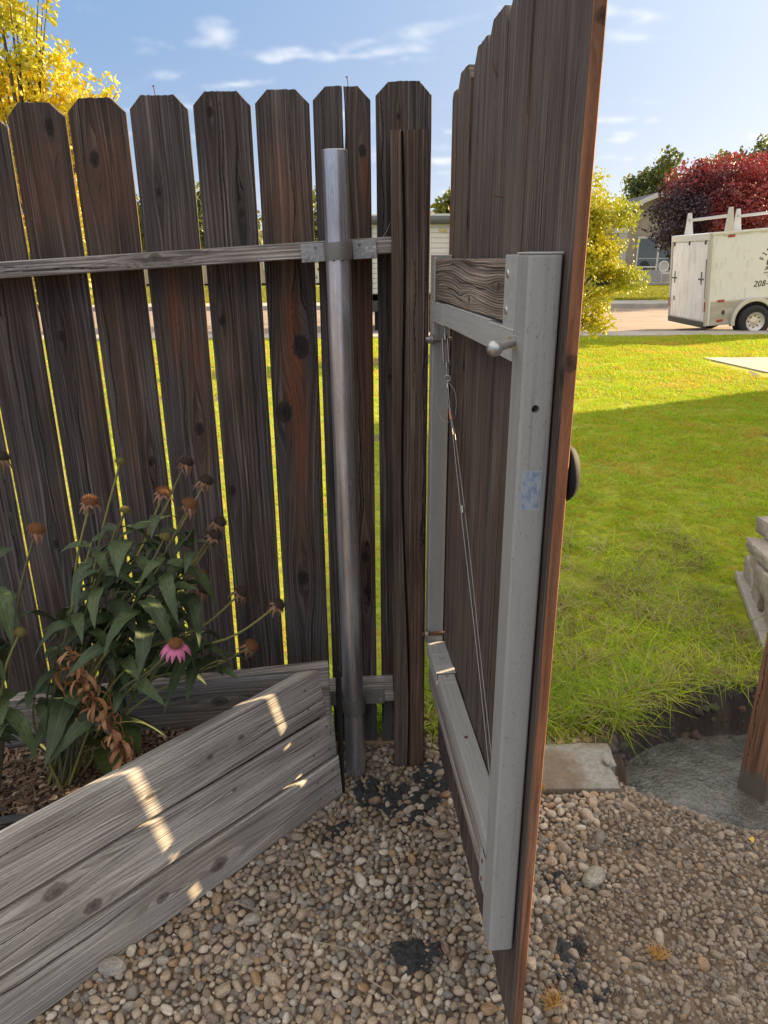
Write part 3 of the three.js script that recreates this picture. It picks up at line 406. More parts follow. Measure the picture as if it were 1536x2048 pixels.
  // turnbuckle and anti-sag cable
  const eye = [0.121, 1.366, 0.03], tb = part('turnbuckle', clean([tube([[0.056, 1.362, 0.032], [0.104, 1.374, 0.031], [0.124, 1.36, 0.029], [0.121, 1.348, 0.028], [0.124, 1.328, 0.028]], 0.0024, 0.0024, 20, 8), rod([0.124, 1.33, 0.028], [0.125, 1.318, 0.0278], 0.0045, 10), rod([0.124, 1.324, 0.0345], [0.129, 1.26, 0.0305], 0.0028, 8), rod([0.124, 1.324, 0.0225], [0.129, 1.26, 0.0175], 0.0028, 8), rod([0.124, 1.323, 0.0365], [0.124, 1.323, 0.0205], 0.0036, 8), rod([0.129, 1.261, 0.0325], [0.129, 1.261, 0.0155], 0.0036, 8), rod([0.129, 1.264, 0.0238], [0.130, 1.252, 0.023], 0.0045, 10), rod([0.130, 1.255, 0.0232], [0.1315, 1.234, 0.022], 0.0024, 8)]), M.bolt, gate);
  const ring = part('eye', at(new THREE.TorusGeometry(0.0072, 0.0021, 8, 20), 0.1325, 1.226, 0.021, 0, Math.PI / 2 - 0.4), M.bolt, tb);
  const end = [0.795, 0.47, 0.03];
  part('cable', tube([[0.1325, 1.219, 0.021], [0.15, 1.20, 0.022], [0.35, 0.966, 0.024], [0.58, 0.715, 0.026], end], 0.0011, 0.0011, 30, 6), M.wire, gate);
  part('cable', tube([[0.1325, 1.219, 0.021], [0.14, 1.19, 0.026], [0.19, 1.135, 0.018], [0.35, 0.945, 0.012], [0.60, 0.665, 0.016], [0.795, 0.464, 0.02]], 0.0011, 0.0011, 30, 6), M.wire, gate);
  part('cable_loop', tube([[0.1325, 1.222, 0.02], [0.125, 1.19, 0.043], [0.135, 1.16, 0.047], [0.165, 1.125, 0.03], [0.182, 1.14, 0.012], [0.155, 1.195, 0.006], [0.134, 1.216, 0.018]], 0.0008, 0.0008, 40, 6), M.wire, gate);
  part('crimp_sleeve', rod([0.179, 1.155, 0.0215], [0.196, 1.138, 0.0215], 0.0042, 10), std([0.62, 0.22, 0.14], 0.5), gate);
  part('crimp_sleeve', rod([0.338, 0.968, 0.0185], [0.349, 0.955, 0.0185], 0.0038, 10), M.bolt, gate);
  part('crimp_sleeve', rod([0.1335, 1.212, 0.0215], [0.14, 1.203, 0.0216], 0.0034, 8), M.bolt, gate);
  // black round latch plate on the street side
  { const l = new THREE.LatheGeometry([[0.0005, 0.022], [0.02, 0.0212], [0.036, 0.017], [0.043, 0.008], [0.044, 0], [0.0005, 0]].map((q) => new THREE.Vector2(...q)), 36); l.rotateX(-Math.PI / 2); part('round_handle', l, M.black, gate).position.set(0.862, 1.20, -0.0185); }
  // bent nails
  part('nail', tube([[0.52, 1.60, 0.0], [0.518, 1.602, 0.011], [0.515, 1.603, 0.017]], 0.0013, 0.0013, 8, 6), M.rust, gate);
  part('nail', tube([[0.44, 1.80, 0.0], [0.438, 1.81, 0.006], [0.432, 1.828, 0.01]], 0.0013, 0.0013, 8, 6), M.rust, gate);
}
console.log('gate done');

// ---------------------------------------------------------------- hole, wet concrete, slab and timber post
const wetMap = texture(512, 512, (u, v, o) => { const a = tile((x, y) => fbm(x, y, 5), u, v, 14), b = tile((x, y) => fbm(x + 7, y, 3), u, v, 90), t = 98 + 50 * (a - 0.5) + 46 * (b - 0.5), pit = clamp((b - 0.7) * 7); o[0] = (t + 2) * (1 - 0.5 * pit); o[1] = (t + 1) * (1 - 0.5 * pit); o[2] = (t - 3) * (1 - 0.5 * pit); });
const wetBump = texture(512, 512, (u, v, o) => { const b = tile((x, y) => fbm(x + 7, y, 4), u, v, 60), a = tile((x, y) => fbm(x, y, 3), u, v, 14); o[0] = o[1] = o[2] = 255 * clamp(0.5 + 0.9 * (b - 0.5) + 0.7 * (a - 0.5)); }, false);
const wetRough = texture(256, 256, (u, v, o) => { const a = tile((x, y) => fbm(x + 2, y, 4), u, v, 9); o[0] = o[1] = o[2] = 255 * clamp(0.12 + 0.8 * (a - 0.35)); }, false);
{
  const pos = [], uv = [], idx = [], rings = 14, seg = 64; const cx = 1.27, cz = -1.88;
  for (let i = 0; i <= rings; i++) for (let k = 0; k <= seg; k++) { const a = k / seg * 6.28319, q = 1.16 * i / rings, x = cx + Math.cos(a) * 0.49 * q, z = cz + Math.sin(a) * 0.285 * q; pos.push(x, -0.132 + 0.012 * (fbm(x * 9, z * 9, 3) - 0.5) + 0.022 * step(-1.8, -1.6, z), z); uv.push(x / 0.5, -z / 0.5); }
  for (let i = 0; i < rings; i++) for (let k = 0; k < seg; k++) { const a = i * (seg + 1) + k, b = a + 1, c = a + seg + 1, d = c + 1; idx.push(a, b, c, b, d, c); }
  const g = new THREE.BufferGeometry(); g.setAttribute('position', new THREE.Float32BufferAttribute(pos, 3)); g.setAttribute('uv', new THREE.Float32BufferAttribute(uv, 2)); g.setIndex(idx); g.computeVertexNormals();
  structure('wet_concrete', g, new THREE.MeshStandardMaterial({ map: wetMap, bumpMap: wetBump, bumpScale: 0.005, roughnessMap: wetRough, roughness: 1 }));
  structure('mud', sheet(lin(0.62, 2.0, 100), lin(-2.32, -1.5, 64), (px, pz) => ground(px, pz) + 0.004 + 0.012 * fbm(px * 30, pz * 30, 3) * step(1.3, 1.1, pitD(px, pz)), 0.5, (px, pz) => { const d = pitD(px, pz) + 0.14 * (fbm(px * 12, pz * 12, 3) - 0.5); return d > 0.8 && d < (pz > -1.86 ? 1.16 : 1.24); }), new THREE.MeshStandardMaterial({ map: texture(256, 256, (u, v, o) => { const a = tile((p, q) => fbm(p, q, 4), u, v, 7), b = tile((p, q) => fbm(p + 3, q, 3), u, v, 34), t = 0.5 + 0.8 * (a - 0.5) + 0.8 * (b - 0.5); o[0] = lerp(46, 92, t); o[1] = lerp(42, 84, t); o[2] = lerp(38, 74, t); }), bumpMap: soilBump, bumpScale: 0.012, roughness: 0.62 }));
  // clods of earth along the rim
  const r = rng(55), cl = []; for (let i = 0; i < 450; i++) { const a = r() * 6.28, q = 0.95 + 0.24 * r(), x = 1.27 + Math.cos(a) * 0.49 * q, z = -1.88 + Math.sin(a) * 0.285 * q; if (z > -1.8) continue; cl.push([x, ground(x, z) + 0.006 * r(), z, r() * 6, 0.5 + 1.7 * r() * r(), [0.07 + 0.05 * r(), 0.06 + 0.04 * r(), 0.048 + 0.03 * r()], r() * 3, r() * 3]); }
  const ig = new THREE.IcosahedronGeometry(0.011, 1), P = ig.attributes.position; for (let i = 0; i < P.count; i++) { const k = 0.7 + 0.6 * n3(P.getX(i) * 120, P.getY(i) * 120, P.getZ(i) * 120 + 9); P.setXYZ(i, P.getX(i) * k, P.getY(i) * k, P.getZ(i) * k); } ig.computeVertexNormals();
  stuff(scatter(ig, std([1, 1, 1], 0.98), cl), 'earth_clods', scene, 'dark crumbled earth clods around the rim of the dug hole', 'earth');
}
{
  const g = new THREE.BoxGeometry(0.52, 0.05, 0.205, 40, 4, 20), P = g.attributes.position; for (let i = 0; i < P.count; i++) { const x = P.getX(i), y = P.getY(i), z = P.getZ(i), e = Math.max(Math.abs(x) - 0.245, Math.abs(z) - 0.088, 0), n = fbm(x * 26 + 4, z * 26 + y * 30, 3) - 0.5; P.setXYZ(i, x + (z < 0 ? 0.01 : -0.012) * (x > 0 ? 1 : 0) + n * 0.006 * Math.sign(x), y + (y > 0 ? 0.006 * n - e * 0.5 : 0), z + n * 0.006 * Math.sign(z)); } const q = bandUV(g, 0.45); q.computeVertexNormals();
  single('paving_slab', q, new THREE.MeshStandardMaterial({ map: texture(256, 256, (u, v, o) => { const a = tile((x, y) => fbm(x, y, 5), u, v, 4), b = tile((x, y) => fbm(x + 5, y, 3), u, v, 40), d = clamp((a - 0.48) * 5), t = 150 + 50 * (b - 0.5); o[0] = lerp(t, 118, d * 0.7); o[1] = lerp(t * 0.97, 98, d * 0.7); o[2] = lerp(t * 0.9, 78, d * 0.7); }), bumpMap: concreteBump, bumpScale: 0.003, roughness: 0.95 }), 'small dirt streaked concrete slab between the gate and the wet concrete', 'slab', [0.445, 0.006, -1.802]);
  const pm = wood({ W: 0.36, L: 1.9, px: 520, seed: 211, gray: [126, 98, 76], dark: [74, 54, 42], brown: [124, 86, 60], pale: [160, 130, 104], ring: 60, contrast: 0.8, bump: 0.0016, checks: 8, rust: [[0.1, 0.5, 0.1, 0.5, 0.4]], wet: [[0.06, 0.16, 0.3, 0.07, 0.85], [0.26, 0.15, 0.3, 0.09, 0.85], [0.1, 0.3, 0.03, 0.1, 0.6]] });
  const post = thing('timber_post', 'reddish brown timber post set in the wet concrete', 'post', [1.205, -0.25, -1.865]); post.rotation.y = 0.62;
  part('shaft', woodBox(0.09, 1.9, 0.09), pm, post);
}
function woodBox(w, L, d) { const g = rbox(w, L, d, 0.004, 2); const q = g.index ? g.toNonIndexed() : g, P = q.attributes.position, N = q.attributes.normal, U = q.attributes.uv; for (let i = 0; i < P.count; i++) U.setXY(i, (Math.abs(N.getX(i)) > 0.6 ? P.getZ(i) + 0.2 : P.getX(i) + 0.06) / 0.36, (P.getY(i) + L / 2) / L); q.translate(0, L / 2, 0); return q; }

// stacked landscape stones at the garden edge
{
  const wall = thing('stone_wall', 'low stack of rough tan landscape blocks at the lawn edge', 'stone wall', [1.595, 0.015, -2.66]);
  const sm_ = [0, 1, 2].map((k) => new THREE.MeshStandardMaterial({ roughness: 0.95, bumpMap: soilBump, bumpScale: 0.004, map: texture(256, 256, (u, v, o) => { const a = tile((x, y) => fbm(x + k, y, 4), u, v, 6), b = n2(u * 120 + k * 9, v * 120), sp = b > 0.82 ? -40 : 0, t = 160 + 60 * (a - 0.5) + 50 * (b - 0.5) + sp; o[0] = t + 6; o[1] = t - 6 - 3 * k; o[2] = t - 20 - 4 * k; }) }));
  const stone = (w, h, d, seed) => { const g = new THREE.BoxGeometry(w, h, d, 10, 6, 10), P = g.attributes.position; for (let i = 0; i < P.count; i++) { const x = P.getX(i), y = P.getY(i), z = P.getZ(i), k = fbm(x * 14 + seed * 3, y * 14 + z * 11 + seed, 4) - 0.5, ex = Math.abs(x) / (w / 2), ey = Math.abs(y) / (h / 2), ez = Math.abs(z) / (d / 2), c = (ex > 0.9) + (ey > 0.9) + (ez > 0.9), sh = c > 1 ? 0.965 : 1; P.setXYZ(i, x * sh + Math.sign(x) * k * 0.03 * (ex > 0.99 ? 1.3 : 0) + (n2(y * 60 + seed, z * 60) - 0.5) * 0.006, y * (c > 1 ? 0.95 : 1) + k * 0.008 + (n2(x * 60 + seed, z * 60) - 0.5) * 0.004, z * sh + Math.sign(z) * k * 0.03 * (ez > 0.99 ? 1 : 0)); } bandUV(g, 0.35); g.computeVertexNormals(); return g; };
  // along the wall, set back from its face, base height, length, height, depth, extra turn
  const D = [-0.30, 0.954], IN = [0.954, 0.30], S = [[-0.42, 0.13, 0.03, 0.22, 0.1, 0.26, 0.05], [-0.19, 0.12, 0.03, 0.21, 0.1, 0.25, -0.08], [0.03, 0.13, 0.03, 0.2, 0.1, 0.26, 0.1], [0.25, 0.14, 0.03, 0.22, 0.105, 0.26, 0.02], [0.48, 0.15, 0.03, 0.22, 0.1, 0.26, -0.05],
    [-0.31, 0.12, 0.133, 0.2, 0.1, 0.25, 0.12], [-0.08, 0.11, 0.133, 0.23, 0.1, 0.26, 0.16], [0.16, 0.15, 0.138, 0.21, 0.1, 0.25, 0.06], [0.40, 0.16, 0.138, 0.22, 0.1, 0.25, 0],
    [-0.22, 0.13, 0.236, 0.30, 0.05, 0.32, 0.2], [0.10, 0.2, 0.24, 0.27, 0.05, 0.30, 0.1], [0.4, 0.2, 0.242, 0.27, 0.05, 0.3, 0.02], [-0.36, 0.12, 0.288, 0.2, 0.075, 0.2, 0.4], [0.0, 0.24, 0.292, 0.16, 0.06, 0.2, 0.25]];
  S.forEach(([al, inn, y, w, h, d, t], i) => { const m = part('stone', stone(d, h, w, i + 1), sm_[i % 3], wall); m.position.set(D[0] * al + IN[0] * inn, y + h / 2, D[1] * al + IN[1] * inn); m.rotation.y = -0.306 + t; });
  part('paint_mark', at(new THREE.CircleGeometry(0.012, 9), 0.13, 0.2925, -0.17, -Math.PI / 2), std([0.75, 0.08, 0.02], 0.6), wall);
  const eg = rbox(0.16, 0.035, 1.15, 0.006, 1); eg.rotateY(-0.306); eg.translate(0.03, 0.0175, 0.05); part('footing', bandUV(eg, 1), M.kerb, wall).position.y = 0.0;
}

// ---------------------------------------------------------------- gravel
{
  const r = rng(909), shapes = [];
  for (let s = 0; s < 9; s++) {
    const g = new THREE.IcosahedronGeometry(1, 3), P = g.attributes.position, ax = [0.8 + 0.42 * r(), 0.5 + 0.3 * r(), 0.66 + 0.25 * r()], pl = Array.from({ length: s % 3 === 0 ? 3 : 8 }, () => { const v = V(r() - 0.5, r() - 0.5, r() - 0.5).normalize(); return [v, 0.62 + 0.27 * r()]; });
    for (let i = 0; i < P.count; i++) { const v = V(P.getX(i), P.getY(i), P.getZ(i)); let k = 1 + 0.3 * (n3(v.x * 1.4 + s * 5 + 9, v.y * 1.4 + 9, v.z * 1.4 + 9) - 0.5) + 0.06 * (n3(v.x * 5 + 20, v.y * 5 + s + 20, v.z * 5 + 20) - 0.5); for (const [n, d] of pl) { const q = v.dot(n) * k; if (q > d) k *= lerp(1, d / q, 0.85); } P.setXYZ(i, v.x * k * ax[0], v.y * k * ax[1], v.z * k * ax[2]); }
    const pos = P.array, map = new Map(), nn = []; g.computeVertexNormals();   // smooth normals across the doubled corners
    const N = g.attributes.normal; for (let i = 0; i < P.count; i++) { const key = `${pos[3 * i].toFixed(3)},${pos[3 * i + 1].toFixed(3)},${pos[3 * i + 2].toFixed(3)}`, a = map.get(key) ?? map.set(key, [0, 0, 0]).get(key); a[0] += N.getX(i); a[1] += N.getY(i); a[2] += N.getZ(i); nn.push(a); }
    for (let i = 0; i < P.count; i++) { const v = V(...nn[i]).normalize(); N.setXYZ(i, v.x, v.y, v.z); }
    shapes.push(g);
  }
  const small = shapes.map((g, s) => { const q = new THREE.IcosahedronGeometry(1, 1), P = q.attributes.position; for (let i = 0; i < P.count; i++) { const k = 0.8 + 0.4 * n3(P.getX(i) * 2 + s, P.getY(i) * 2 + 9, P.getZ(i) * 2 + 9); P.setXYZ(i, P.getX(i) * k, P.getY(i) * k * 0.65, P.getZ(i) * k * 0.85); } q.computeVertexNormals(); return q; });
  const speck = [0, 1, 2].map((k) => texture(128, 128, (u, v, o) => { const a = fbm(u * 9 + k * 7, v * 9, 4), b = n2(u * 70 + k * 3, v * 70), c = n2(u * 40 + 9, v * 40 + k); let t = 208 + 70 * (a - 0.5) + (k === 0 ? 0 : k === 1 ? (b > 0.68 ? -70 : 10) : (c > 0.66 ? -38 : 8)) + 24 * (b - 0.5); o[0] = t; o[1] = t * (k === 1 ? 0.97 : 0.985); o[2] = t * (k === 1 ? 0.93 : 0.97); }));
  const PAL = [[0.50, 0.42, 0.33], [0.42, 0.33, 0.245], [0.58, 0.52, 0.44], [0.36, 0.305, 0.26], [0.54, 0.46, 0.385], [0.68, 0.64, 0.58], [0.33, 0.32, 0.30], [0.48, 0.34, 0.21], [0.26, 0.265, 0.26], [0.40, 0.34, 0.295], [0.53, 0.43, 0.34], [0.46, 0.445, 0.41]], wgt = [12, 8, 15, 7, 14, 12, 6, 4, 3, 8, 10, 8];
  const pick = () => { let t = r() * wgt.reduce((a, b) => a + b), i = 0; while ((t -= wgt[i]) > 0) i++; return i; };
  const blocked = (x, z, q) => {
    const dx = x + 0.125, dz = z + 1.707; if (dx * FN.x + dz * FN.z < q * 0.7 && (dx * F.x + dz * F.z) > -0.01 && z > -1.72 - (x + 0.15) * 0.19) return true;
    if (z < -1.69 - (x + 0.15) * 0.19 && x < -0.14) return true;
    if (x > 0.19 && x < 0.71 && z < -1.695 + q * 0.6 && z > -1.91) return true;
    if (pitD(x, z) < (z > -1.85 ? 1.06 : 1.3)) return true;
    if (Math.hypot(x + 0.0925, z + 1.803) < 0.031 + q * 0.7) return true;
    if (x > 0.0285 - q * 0.7 && x < 0.1185 + q * 0.7 && z < -1.83 + q * 0.7) return true;
    return z < -1.93 && x < 0.13 || z < -2.0;
  };
  const dirt = (x, z) => step(0.34, 0.70, x + 0.55 * (z + 1.35) + 0.5 * (fbm(x * 4 + 1, z * 4, 3) - 0.5));
  const cell = 0.03, grid = new Map(), stones = [];
  const key = (x, z) => Math.floor(x / cell) * 4096 + Math.floor(z / cell);
  const free = (x, z, q, k) => { const R = 3; for (let a = -R; a <= R; a++) for (let b = -R; b <= R; b++) for (const s of grid.get(key(x + a * cell, z + b * cell)) ?? []) if (Math.hypot(s[0] - x, s[1] - z) < (s[2] + q) * k) return false; return true; };
  for (const [q0, q1, N, k] of [[0.016, 0.022, 1650, 0.9], [0.0115, 0.016, 15300, 0.78], [0.009, 0.0115, 38000, 0.74], [0.0065, 0.009, 64000, 0.72], [0.004, 0.0065, 64000, 0.76]])
    for (let i = 0; i < N; i++) { const x = -0.95 + 2.45 * r(), z = -1.98 + 1.5 * r(), q = lerp(q0, q1, r()), d = dirt(x, z); if (x > 0.92 * -z + 0.35 || (d > 0.4 && r() < d * (q > 0.009 ? 0.9 : 0.72)) || (d < 0.3 && q > 0.0165 && r() < 0.75) || blocked(x, z, q) || !free(x, z, q, k)) continue; const s = [x, z, q, d]; stones.push(s); const kk = key(x, z); (grid.get(kk) ?? grid.set(kk, []).get(kk)).push(s); }
  const rows = stones.map(([x, z, q, d]) => { const c = pick(), k = 0.9 + 0.55 * r(), py = ground(x, z) + q * lerp(0.32, -0.05, d) + 0.006 * (1 - d) * (r() - 0.3); let col = PAL[c].map((v, i) => v * k * [1.07, 1.01, 0.93][i]); if (d > 0.3) col = col.map((v, i) => lerp(v, [0.30, 0.25, 0.20][i], d * 0.5)); return { x, z, q, y: py, c, k, col, d, e: [(r() - 0.5) * 1.1, r() * 6.28, (r() - 0.5) * 1.1], s: (r() * 9) | 0, t: (r() * 3) | 0 }; });
  // the three hundred that show largest stand alone, the rest lie in shared sheets
  const seen = (p) => { const dz = -p.z, u = p.x / (dz * 0.942 + 1.5 * 0.335); return Math.abs(u) < 0.54 && dz > 1.0 && !(p.x > 0.12 && p.x < 0.30 && dz < 1.75) ? p.q / Math.hypot(p.x, 1.5, dz) : 0; };
  rows.forEach((p) => { p.v = p.d < 0.6 ? seen(p) : 0; }); rows.sort((a, b) => b.v - a.v);
  const mats = PAL.flatMap((c) => [0, 1, 2].map((t) => [1.0, 1.3].map((k) => new THREE.MeshStandardMaterial({ color: new THREE.Color().setRGB(...c.map((v, i) => v * k * [1.07, 1.01, 0.93][i])), map: speck[t], roughness: 0.82 })))).flat();
  rows.slice(0, 300).forEach((p) => { const m = part('pebble', shapes[p.s], mats[(p.c * 3 + p.t) * 2 + (p.k > 0.97 ? 1 : 0)], groundMesh); m.position.set(p.x, p.y, p.z); m.rotation.set(...p.e); m.scale.setScalar(p.q); });
  const rest = rows.slice(300), bins = new Map(); for (const p of rest) { const k = p.q > 0.0085 ? p.s * 3 + p.t : 100 + p.s; (bins.get(k) ?? bins.set(k, []).get(k)).push([p.x, p.y, p.z, p.e[1], p.q, p.col, p.e[0], p.e[2]]); }
  const white = speck.map((map) => new THREE.MeshStandardMaterial({ map, roughness: 0.82 }));
  const gravel = new THREE.Group(); gravel.name = 'gravel'; gravel.userData = { kind: 'stuff', label: 'tan and grey river gravel covering the path', category: 'gravel' }; scene.add(gravel);
  for (const [k, l] of bins) stuff(scatter(k >= 100 ? small[k - 100] : shapes[(k / 3) | 0], white[k >= 100 ? k % 3 : k % 3], l), numbered('gravel_stones'), gravel);
  // an under-layer that fills the joints, and earth crumbs where soil has been spread
  const under = [[], [], []]; for (let i = 0; i < 11500; i++) { const x = -0.95 + 2.45 * r(), z = -1.98 + 1.5 * r(), q = 0.006 + 0.007 * r(); if (x > 0.92 * -z + 0.35 || blocked(x, z, q) || dirt(x, z) > 0.6) continue; const c = PAL[pick()], k = 0.6 + 0.35 * r(); under[i % 3].push([x, ground(x, z) - 0.001, z, r() * 6.28, q, c.map((v) => v * k), r() * 3, r() * 3]); }
  under.forEach((l, i) => stuff(scatter(small[i], white[i], l), numbered('gravel_stones'), gravel));
  const crumbs = [[], []]; for (let i = 0; i < 33000; i++) { const x = -0.2 + 1.9 * r(), z = -1.98 + 1.5 * r(), d = dirt(x, z); if (x > 0.92 * -z + 0.35 || blocked(x, z, 0.003) || r() > d) continue; const k = 0.7 + 0.7 * r(), q = 0.0018 + 0.007 * r() ** 3; crumbs[i % 2].push([x, ground(x, z) + q * 0.3, z, r() * 6.28, q, [0.22 * k, 0.18 * k, 0.14 * k], r() * 3, r() * 3]); }
  crumbs.forEach((l, i) => stuff(scatter(small[3 + i], std([1, 1, 1], 0.97), l), numbered('soil_crumbs'), gravel));
  // single stones that stand out
  const stone = (s, pos, sc, rgb, tx, label, name = 'stone') => { const m = single(name, shapes[s], new THREE.MeshStandardMaterial({ color: new THREE.Color().setRGB(...rgb), map: speck[tx], roughness: 0.85 }), label, 'stone', pos); m.scale.set(...sc); m.rotation.y = s; return m; };
  stone(3, [-0.612, 0.022, -1.150], [0.030, 0.024, 0.028], [0.62, 0.6, 0.55], 1, 'pale speckled round stone at the foot of the planter planks', 'round_stone');
  stone(7, [0.529, 0.024, -1.379], [0.046, 0.03, 0.038], [0.55, 0.54, 0.48], 1, 'large pale angular stone among the gravel beside the gate', 'angular_stone');
  stone(0, [0.154, 0.02, -1.531], [0.021, 0.015, 0.021], [0.62, 0.49, 0.34], 0, 'smooth round tan pebble beside the open gate', 'round_pebble');
  stone(5, [0.681, 0.042, -1.800], [0.02, 0.014, 0.018], [0.55, 0.5, 0.43], 2, 'small loose pebble lying on the concrete slab', 'loose_pebble');
  { const m = stone(2, [0.704, 0.004, -1.097], [0.085, 0.022, 0.06], [0.27, 0.215, 0.165], 2, 'flat clod of dried mud on the gravel', 'mud_clod'); m.userData.category = 'clod'; }
  // twigs and straw
  const twig = std([0.42, 0.33, 0.22], 0.9); [[-0.12, -1.19, 0.3, 0.05], [-0.06, -1.26, 1.9, 0.045], [0.0, -1.08, 0.7, 0.04], [-0.02, -1.33, 2.6, 0.03], [-0.2, -1.42, 1.2, 0.04], [0.12, -1.38, 2.2, 0.05], [0.5, -1.25, 0.9, 0.035], [-0.35, -1.3, 0.4, 0.035]].forEach(([x, z, a, l]) => { const y = 0.026; single('twig', tube([[-Math.cos(a) * l, 0, -Math.sin(a) * l], [0.004, 0.006, 0.002], [Math.cos(a) * l, 0.002, Math.sin(a) * l]], 0.0016, 0.0009, 8, 5), twig, 'thin dry straw coloured twig lying on the gravel', 'twig', [x, y, z], 'dry twigs on the gravel'); });
}

// scraps of black weed fabric, frayed orange fibre, a fallen leaf
{
  M.fabric = new THREE.MeshStandardMaterial({ roughness: 0.9, side: THREE.DoubleSide, map: texture(256, 256, (u, v, o) => { const a = fbm(u * 6, v * 90, 3), b = fbm(u * 110, v * 5, 2), t = 58 + 50 * (a - 0.5) + 36 * (b - 0.5); o[0] = t; o[1] = t * 1.01; o[2] = t * 1.02; }) });
  const scrap = (x, z, w, d, turn, seed, label) => {
    const n = 40, pos = [], uv = [], idx = [], r = rng(seed), ok = []; w *= 1.35; d *= 1.35;
    for (let j = 0; j <= n; j++) for (let i = 0; i <= n; i++) { const u = i / n - 0.5, v = j / n - 0.5, q = Math.hypot(u, v) * 2, rag = 0.35 + 1.15 * fbm(Math.cos(Math.atan2(v, u)) * 1.9 + seed, Math.sin(Math.atan2(v, u)) * 1.9 + seed * 1.7, 4), X = u * w, Z = v * d; ok.push(q < rag * 0.92); pos.push(X + 0.004 * (r() - 0.5), 0.001 + 0.024 * fbm(X * 44 + seed, Z * 44, 4) + 0.004 * Math.sin(X * 120 + seed + 50 * Z), Z + 0.004 * (r() - 0.5)); uv.push(u * w * 8, v * d * 8); }
    for (let j = 0; j < n; j++) for (let i = 0; i < n; i++) { const a = j * (n + 1) + i, b = a + 1, c = a + n + 1, e = c + 1; if (ok[a] && ok[b] && ok[c] && ok[e]) idx.push(a, c, b, b, c, e); }
    const g = new THREE.BufferGeometry(); g.setAttribute('position', new THREE.Float32BufferAttribute(pos, 3)); g.setAttribute('uv', new THREE.Float32BufferAttribute(uv, 2)); g.setIndex(idx); g.computeVertexNormals();
    const t = thing('fabric_scrap', label, 'weed fabric', [x, 0, z]); t.rotation.y = turn; part('cloth', g, M.fabric, t);
    const fr = []; for (let k = 0; k < 26; k++) { const a = r() * 6.28, q = 0.22 + 0.2 * r(), X = Math.cos(a) * w * q, Z = Math.sin(a) * d * q, l = 0.008 + 0.02 * r(), b = a + (r() - 0.5) * 2; fr.push(tube([[X, 0.028, Z], [X + Math.cos(b) * l * 0.5, 0.036 + 0.01 * r(), Z + Math.sin(b) * l * 0.5], [X + Math.cos(b + 0.5) * l, 0.026 + 0.01 * r(), Z + Math.sin(b + 0.5) * l]], 0.0005, 0.0003, 4, 3)); } part('frayed_edge', clean(fr), M.thread ??= std([0.03, 0.03, 0.031], 0.9), t).userData.kind = 'stuff';
  };
  scrap(-0.018, -1.68, 0.10, 0.16, 0.5, 3, 'crumpled black weed fabric scrap at the foot of the steel post');
  scrap(0.065, -1.655, 0.15, 0.14, -0.4, 8, 'wide torn black weed fabric patch in front of the wooden post');
  scrap(0.17, -1.77, 0.13, 0.11, 0.2, 12, 'bunched black weed fabric beneath the hinge side of the gate');
  scrap(-0.148, -1.545, 0.04, 0.09, -0.9, 17, 'narrow twisted strip of black weed fabric near the planter corner');
  scrap(0.07, -1.18, 0.10, 0.07, 0.3, 21, 'dusty black weed fabric patch at the open foot of the gate');
  scrap(0.40, -1.17, 0.1, 0.07, 0.7, 26, 'frayed dark weed fabric tuft between pebbles and the orange fibres');
  scrap(0.45, -1.09, 0.08, 0.05, -0.5, 31, 'thin grey black fabric strip beside the mud clod');
  scrap(0.654, -1.509, 0.035, 0.08, 0.3, 35, 'single dark fabric strip on the gravel below the wet concrete');
  scrap(0.428, -1.38, 0.07, 0.05, 0.1, 39, 'small dark fabric shred beside the pale angular stone');
  const fibre = (x, z, s, seed, label) => { const r = rng(seed), gs = []; for (let k = 0; k < 70; k++) { const a = r() * 6.28, l = s * (0.35 + 0.6 * r()), b = a + (r() - 0.5) * 4; gs.push(tube([[0.15 * s * (r() - 0.5), 0.004, 0.15 * s * (r() - 0.5)], [Math.cos(a) * l * 0.5, 0.012 + 0.018 * r(), Math.sin(a) * l * 0.5], [Math.cos(b) * l, 0.006 + 0.02 * r(), Math.sin(b) * l]], 0.0008, 0.0004, 7, 3)); } single('fibre_tuft', clean(gs), std([0.62, 0.36, 0.10], 0.8), label, 'fibre', [x, 0.02, z]); };
  fibre(0.605, -1.162, 0.034, 5, 'frayed orange fibre tuft on the gravel near the mud clod');
  fibre(0.345, -1.055, 0.036, 6, 'orange fibre tuft close against the lower gate corner');
  fibre(0.452, -1.690, 0.022, 7, 'small orange fibre tuft at the edge of the concrete slab');
  const lf = leafGeo(0.022, 0.008, 0.2, 0.1); single('fallen_leaf', lf, std([0.62, 0.42, 0.08], 0.7, { side: THREE.DoubleSide }), 'small curled yellow leaf on bare soil beside the wet concrete', 'leaf', [0.978, 0.03, -1.506]);
}
